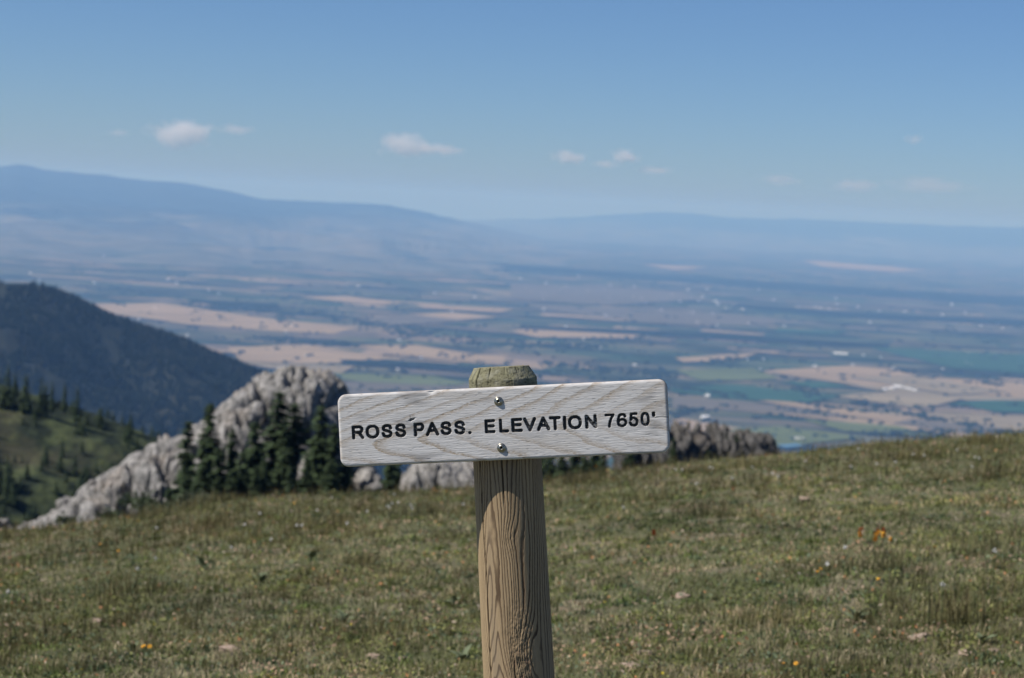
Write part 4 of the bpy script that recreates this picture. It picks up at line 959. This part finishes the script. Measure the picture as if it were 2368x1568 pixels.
def hit(u, v, above=0.0):                     # where the sight line comes within a height above the meadow
    d = ray(u, v); d = d / d[1]; yv = np.linspace(4.5, 38, 900); P = EYE + d[None] * yv[:, None]
    hgt_ = P[:, 2] - ground(P[:, 0], P[:, 1]); k = np.where(hgt_ <= above)[0]
    if len(k) == 0: k = [int(np.argmin(hgt_))]
    p = P[k[0]]; return p, max(float(hgt_[k[0]]), 0.02)
c4 = lambda x, y: ((2300 + x / 1.3185) / 4, (1600 + y / 1.3185) / 4)
c5 = lambda x, y: ((x / 1.2463) / 4, (1900 + y / 1.2463) / 4)
# stones
def stone_mesh(seed):
    bm = bmesh.new(); bmesh.ops.create_icosphere(bm, subdivisions=3, radius=1); me = bpy.data.meshes.new('stone')
    for v in bm.verts:
        c_ = np.array(v.co[:]); n_ = float(fbm(c_[0] * 1.3 + seed, c_[1] * 1.3, c_[2] * 1.3, 3)); f_ = 1 + 0.4 * n_
        v.co = Vector((c_[0] * f_ * 1.25, c_[1] * f_, np.clip(c_[2] * f_ * 0.62, -0.4, 0.45)))
    bm.to_mesh(me); bm.free(); me.materials.append(M['stone']); return me
ST = [stone_mesh(s_) for s_ in (1.0, 5.0, 9.0)]
for i, (uv, s_, lb) in enumerate([(c5(1140, 880), .055, 'pale pink flat stone in the grass left of the post'), (c5(1725, 770), .045, 'dark reddish stone in the grass left of the post'), (c5(1865, 920), .05, 'pink stone in bare soil low left of the post'), (c5(2005, 925), .03, 'small pink stone nearest the post on its left'),
        (c5(725, 700), .035, 'small pale pink stone in the dry patch at left'), (c5(490, 740), .045, 'pale flat stone in the dry patch at far left'), (c4(1220, 538), .09, 'tan stone lying high on the meadow right of the sign'), (c4(375, 1355), .055, 'reddish stone at the bottom right of the post'), (c4(1810, 1280), .07, 'pale stone in bare soil at lower right'),
        (c4(295, 1425), .05, 'tan stone at the bottom edge right of the post'), (c4(565, 1045), .05, 'small tan stone in the grass right of the post'), (c4(2060, 1345), .05, 'reddish stone at the lower right corner'), (c4(2190, 1340), .045, 'pink stone near the right edge of the picture, low down')]):
    p, _ = hit(*uv); o = obj('stone', ST[i % 3]); o.location = (p[0], p[1], float(ground(p[0], p[1])) + s_ * 0.15); s_ *= 0.62; o.scale = (s_, s_, s_); o.rotation_euler = (0.1, 0.1, i * 1.3); tag(o, lb, 'stone')
# broad leaved rosettes
M['rosette'] = mat_plain('rosette_leaf', (0.13, 0.155, 0.085), 0.35, 30)
def leaf_mesh():
    n = 7; t = np.linspace(0, 1, n); wv = 0.16 * np.sin(np.pi * np.clip(t, 0.04, 0.97)) ** 0.8; zv = 0.75 * t - 0.5 * t ** 2.2; xv = t * 0.85
    V = np.concatenate([np.stack([xv, -wv, zv + 0.06], -1), np.stack([xv, 0 * wv, zv], -1), np.stack([xv, wv, zv + 0.06], -1)]).reshape(3, n, 3).transpose(1, 0, 2).reshape(-1, 3)
    return mesh_np('leaf', V, grid_faces(n, 3), M['rosette'], True, None, None, False)
LM = leaf_mesh()
for i, (uv, s_, lb) in enumerate([(c5(2310, 935), .19, 'pale green broad leaved rosette low beside the post on its left'), (c5(1010, 470), .27, 'dark leafy rosette in the middle of the left meadow'), (c5(1555, 420), .25, 'leafy rosette high in the meadow left of the post'), (c5(665, 905), .2, 'broad leaved rosette low at left'),
        (c5(1720, 745), .2, 'leafy rosette behind the dark reddish stone'), (c5(2270, 665), .22, 'dark leafy rosette beside the post at mid height'), (c5(340, 815), .2, 'dark leafy rosette at lower far left'), (c4(1480, 1180), .2, 'green leafy rosette in the right meadow'), (c4(2150, 1300), .18, 'dark green rosette near the lower right corner'), (c5(1900, 770), .18, 'leafy rosette between the post and the dark reddish stone'), (c5(1300, 540), .2, 'grey green rosette in the left meadow above the dry patch')]):
    p, _ = hit(*uv); e = empty('rosette_plant', (p[0], p[1], float(ground(p[0], p[1])))); s_ *= 0.5; e.scale = (s_, s_, s_); tag(e, lb, 'plant')
    for j in range(11):
        o = obj('leaf', LM, e); o.rotation_euler = (random.uniform(-.2, .2), random.uniform(-0.75, 0.1), j * 2.4 + random.uniform(-.3, .3)); q_ = random.uniform(0.6, 1.05); o.scale = (q_, q_, q_)
# flowers
M['stem'] = mat_plain('flower_stem', (0.08, 0.10, 0.04), 0.3, 30)
M['fluff'] = mat_plain('seed_fluff', (0.72, 0.70, 0.66), 0.1, 60); M['orange'] = mat_plain('orange_petal', (0.66, 0.34, 0.04), 0.25, 40); M['rust'] = mat_plain('rust_petal', (0.42, 0.13, 0.04), 0.25, 40); M['yellow'] = mat_plain('yellow_petal', (0.72, 0.58, 0.06), 0.2, 40)
a6 = np.linspace(0, 6.283, 6)[:-1]
STEM = mesh_np('stem', np.concatenate([np.stack([0.02 * np.cos(a6), 0.02 * np.sin(a6), 0 * a6 - .05], -1), np.stack([0.012 * np.cos(a6) + .02, 0.012 * np.sin(a6), 0 * a6 + 0.5], -1), np.stack([0.01 * np.cos(a6), 0.01 * np.sin(a6), 0 * a6 + 1.0], -1)]), grid_faces(3, 5, True), M['stem'], link=False)
def head_fluff():
    r = np.random.default_rng(4); V = []
    for _ in range(46):
        d = r.normal(size=3); d /= np.linalg.norm(d); s = np.cross(d, r.normal(size=3)); s /= np.linalg.norm(s); V += [d * 0.15 - s * 0.05, d * 1.0 - s * 0.16, d * 1.0 + s * 0.16]
    return np.array(V)
def head_petals(n, cup, rows=1):
    V = []
    for q_ in range(rows):
        for j in range(n):
            a_ = 6.283 * (j + 0.5 * q_) / n; d = np.array([math.cos(a_), math.sin(a_), 0]); s = np.array([-d[1], d[0], 0]); b = np.array([0, 0, -0.25 * q_])
            V += [b + d * 0.1, b + d * 0.7 - s * 0.27 + np.array([0, 0, cup * .7]), b + d + np.array([0, 0, cup]), b + d * .1, b + d + np.array([0, 0, cup]), b + d * 0.7 + s * 0.27 + np.array([0, 0, cup * .7])]
    return np.array(V)
def hm(V, mat): return mesh_np('flower_head', V, np.arange(len(V)).reshape(-1, 3), mat, False, None, None, False)
def spike(mat):                                # paintbrush like head
    r = np.random.default_rng(6); V = []
    for j in range(42):
        a_ = j * 2.4; z_ = -1.2 + 2.6 * j / 42; d = np.array([math.cos(a_), math.sin(a_), 0.9]); rad_ = 0.75 * (1 - 0.5 * j / 42); s = np.array([-d[1], d[0], 0]); b = np.array([0, 0, z_])
        V += [b, b + d * rad_ * .7 - s * 0.2, b + d * rad_, b, b + d * rad_, b + d * rad_ * .7 + s * 0.2]
    return np.array(V)
HEADS = {'fluff': hm(head_fluff(), M['fluff']), 'orange': hm(np.concatenate([head_petals(9, 0.35, 2), head_petals(7, 0.8) * 0.6]), M['orange']), 'yellow': hm(np.concatenate([head_petals(8, 0.3, 1), head_petals(6, 0.6) * 0.5]), M['yellow']), 'spike_o': hm(spike(None), M['orange']), 'spike_r': hm(spike(None), M['rust'])}
def flower(uv, kind, stem, size, label, group, name='wildflower'):
    p, hh = hit(uv[0], uv[1], stem); z = float(ground(p[0], p[1]))
    e = empty(name, (p[0], p[1], z)); hh = max(hh, 0.03)
    s = obj('stem', STEM, e); s.scale = (0.12, 0.12, hh)
    hd = obj('flower_head', HEADS[kind], e); hd.location = (0, 0, hh); hd.scale = (size * 1.35, size * 1.35, size * 0.75) if 'spike' in kind else (size, size, size); hd.rotation_euler = (random.uniform(-.9, .2), random.uniform(-.5, .5), random.uniform(0, 6))
    return tag(e, label, 'flower', group)
for p in [(1655, 112), (1295, 190), (1580, 175), (1965, 95), (1930, 155), (1955, 140), (1985, 135), (2055, 165), (1830, 180), (1480, 250), (1505, 250), (1220, 245), (780, 262), (1155, 360), (685, 465), (775, 415), (40, 580), (1350, 320), (2310, 145), (1940, 160), (2050, 150), (1455, 180), (1730, 240)]:
    flower(c5(*p), 'fluff', 0.2, 0.012, 'white fluffy seed head on a thin stem in the meadow left of the post', 'white seed heads left of the post')
for p in [(935, 352), (828, 410), (1042, 385), (1072, 402), (1215, 320), (710, 355), (565, 368), (1690, 325), (2015, 263), (2110, 300), (2095, 350), (1785, 285), (1940, 970), (1330, 862), (2215, 793), (530, 365), (725, 358), (1455, 350), (1590, 335), (1840, 290), (2130, 305), (1495, 255), (255, 565), (640, 440), (1425, 775)]:
    flower(c4(*p), 'fluff', 0.2, 0.012, 'white fluffy seed head on a thin stem in the meadow right of the post', 'white seed heads right of the post')
for p in [(1468, 140), (1275, 130), (1145, 155), (2175, 80), (2225, 80), (625, 205), (690, 230), (238, 258), (500, 345), (590, 378), (165, 262), (640, 210), (1455, 180), (715, 855), (745, 855), (400, 370)]:
    flower(c5(*p), 'orange', 0.2, 0.010, 'orange wildflower in the meadow left of the post', 'orange flowers left of the post')
for p in [(1218, 292), (388, 380), (1390, 262), (1295, 890), (1600, 945), (1280, 905), (110, 350), (1100, 1390), (1165, 1390), (250, 330)]:
    flower(c4(*p), 'orange', 0.2, 0.009, 'orange wildflower in the meadow right of the post', 'orange flowers right of the post')
for p in [(405, 970), (1340, 1005), (1365, 1002), (1350, 1010), (1335, 1000), (770, 745), (1195, 630), (2190, 250), (1865, 270), (120, 450), (1750, 745), (1830, 290), (1900, 270), (800, 925)]:
    flower(c5(*p), 'yellow', 0.06, 0.0065, 'small yellow flower low in the grass left of the post', 'yellow flowers left of the post')
for p in [(1410, 495), (1380, 495), (935, 860), (960, 880), (460, 1440), (155, 1065), (925, 870), (1860, 820), (760, 860), (1940, 815), (2270, 870), (1590, 940)]:
    flower(c4(*p), 'yellow', 0.06, 0.0065, 'small yellow flower low in the grass right of the post', 'yellow flowers right of the post')
for (p, k, s_, lb) in [((1505, 712), 'spike_o', .020, 'orange paintbrush flower spike, leftmost of the bright clump at right'), ((1506, 682), 'spike_r', .016, 'rust red flower spike above the leftmost one of the bright clump'), ((1590, 705), 'spike_o', .024, 'largest yellow orange flower spike of the bright clump at right'), ((1580, 735), 'spike_o', .018, 'low orange flower spike under the largest of the bright clump'), ((1600, 690), 'spike_r', .015, 'rust red flower spike in the middle of the bright clump'), ((1630, 690), 'spike_r', .020, 'rust red flower spike at the right of the bright clump'), ((1628, 712), 'spike_o', .018, 'orange flower spike under the right rust red one'), ((1665, 738), 'spike_o', .014, 'small orange flower spike, rightmost of the bright clump'), ((415, 703), 'spike_r', .022, 'single reddish orange flower just right of the post')]:
    flower(c4(*p), k, 0.12, s_, lb, None)

# ------------------------------------------------------------------ clouds
def mat_cloud(name, dens, thr, seed):
    t = NT(name); t.t.nodes.remove(t.b)
    tc = t.n('ShaderNodeTexCoord'); v = tc.outputs['Object']
    ln = t.n('ShaderNodeVectorMath', operation='LENGTH'); t.l(v, ln.inputs[0])
    mp = t.n('ShaderNodeMapping'); mp.inputs['Location'].default_value = (seed, seed * 1.7, seed * .3); mp.inputs['Scale'].default_value = (1.6, 1.2, 0.8); t.l(v, mp.inputs[0])
    n = t.noise(mp.outputs[0], 1.5, 5, 0.6)
    d = t.math('ADD', t.math('SUBTRACT', 1.0, ln.outputs['Value']), t.math('MULTIPLY', t.math('SUBTRACT', n, 0.5), 2.5))
    mr = t.n('ShaderNodeMapRange', ins={'From Min': thr, 'From Max': thr + 0.45, 'To Min': 0.0, 'To Max': dens}); t.l(d, mr.inputs[0])
    vs = t.n('ShaderNodeVolumePrincipled', ins={'Anisotropy': 0.2}); vs.inputs['Color'].default_value = (0.98, 0.98, 0.98, 1); t.l(mr.outputs[0], vs.inputs['Density'])
    t.l(vs.outputs[0], t.out.inputs['Volume']); return t.m
bm = bmesh.new(); bmesh.ops.create_icosphere(bm, subdivisions=3, radius=1); CM = bpy.data.meshes.new('cloud'); bm.to_mesh(CM); bm.free()
for i, (x, y, w, h, dn, lb) in enumerate([
    (415, 308, 155, 70, .0027, 'brightest small white cumulus cloud at upper left'), (540, 299, 110, 24, .0010, 'thin flat wisp just right of the brightest cloud'), (935, 336, 140, 58, .0023, 'white cumulus cloud above the left half of the sign'), (1020, 346, 110, 28, .0018, 'flat grey tail on the right of the middle cumulus'),
    (1312, 363, 95, 34, .0018, 'small flat lilac cloud right of centre'), (1447, 360, 70, 34, .0022, 'small bright puff of cloud right of centre'), (1402, 379, 70, 18, .0012, 'faint wisp under the small bright puff'), (1515, 394, 90, 20, .0012, 'faint wisp right below the small bright puff'),
    (1805, 416, 110, 28, .0008, 'faint pinkish cloud, left of three low clouds at right'), (1975, 428, 130, 34, .0010, 'flat grey cloud, middle of three low clouds at right'), (2150, 428, 215, 40, .0010, 'long grey cloud, right of three low clouds at right'), (2115, 322, 50, 24, .0008, 'lone faint white puff high at right'), (275, 307, 60, 16, .0007, 'tiny grey wisp left of the brightest cloud')]):
    Yc = 52000.0; p = at2(x, y, Yc); e = obj('cloud', CM.copy()); e.location = tuple(p)
    sx = w / 2 / K / F * Yc * 1.18; szz = h / 2 / K / F * Yc * 1.18
    e.scale = (sx, max(szz * 1.5, sx * 0.6), szz); e.data.materials.append(mat_cloud('cloud_vapour', dn * (600 / max(szz * 1.5, sx * 0.6)), 0.22, i * 3.1)); tag(e, lb, 'cloud')

# ------------------------------------------------------------------ labels that single out the members of small groups
ORD = ['first', 'second', 'third', 'fourth', 'fifth', 'sixth', 'seventh', 'eighth', 'ninth', 'tenth', 'eleventh', 'twelfth', 'thirteenth', 'fourteenth', 'fifteenth', 'sixteenth', 'seventeenth', 'eighteenth', 'nineteenth', 'twentieth']
def ordinal(group, text):
    L = [o for o in col.objects if o.get('group') == group]
    L.sort(key=lambda o: o.location.x / o.location.y)
    for i, o in enumerate(L): o['label'] = text % ORD[i]
ordinal('understorey spruces of the grove', '%s from the left of the smaller spruces below the limestone fin')
ordinal('young spruces at the rock foot', '%s from the left of the low young spruces left of the grove')
ordinal('spruces under the sign left of the post', '%s from the left of the spruces between pale rocks under the sign')
ordinal('spruces under the sign right of the post', '%s from the post of the dark spruces under the right half of the sign')
ordinal('shrubs at the rock foot', '%s from the left of the leafy shrubs where meadow meets limestone')
ordinal('farmstead outbuildings', '%s from the left of the pale outbuildings beside the large farm barn')

# ------------------------------------------------------------------ haze
hz = NT('valley_haze'); hz.t.nodes.remove(hz.b)
pv = hz.n('ShaderNodeVolumePrincipled', ins={'Density': 3.9e-5, 'Anisotropy': 0.0}); pv.inputs['Color'].default_value = (0.27, 0.53, 1.0, 1); pv.inputs['Absorption Color'].default_value = (0.6, 0.6, 0.6, 1)
hz.l(pv.outputs[0], hz.out.inputs['Volume'])
bm = bmesh.new(); bmesh.ops.create_cube(bm, size=1); hm_ = bpy.data.meshes.new('haze'); bm.to_mesh(hm_); bm.free(); hm_.materials.append(hz.m)
ho = obj('haze', hm_); zt, zb_ = max(max(v.co.z for v in o.data.vertices) for o in col.objects if o.name.startswith('mountain_range')) + 20.0, -975.0; print('haze top', zt)
ho.scale = (190000, 210000, zt - zb_); ho.location = (0, 0, (zt + zb_) / 2); tag(ho, 'pale blue summer haze filling the valley air', 'haze', kind='stuff')
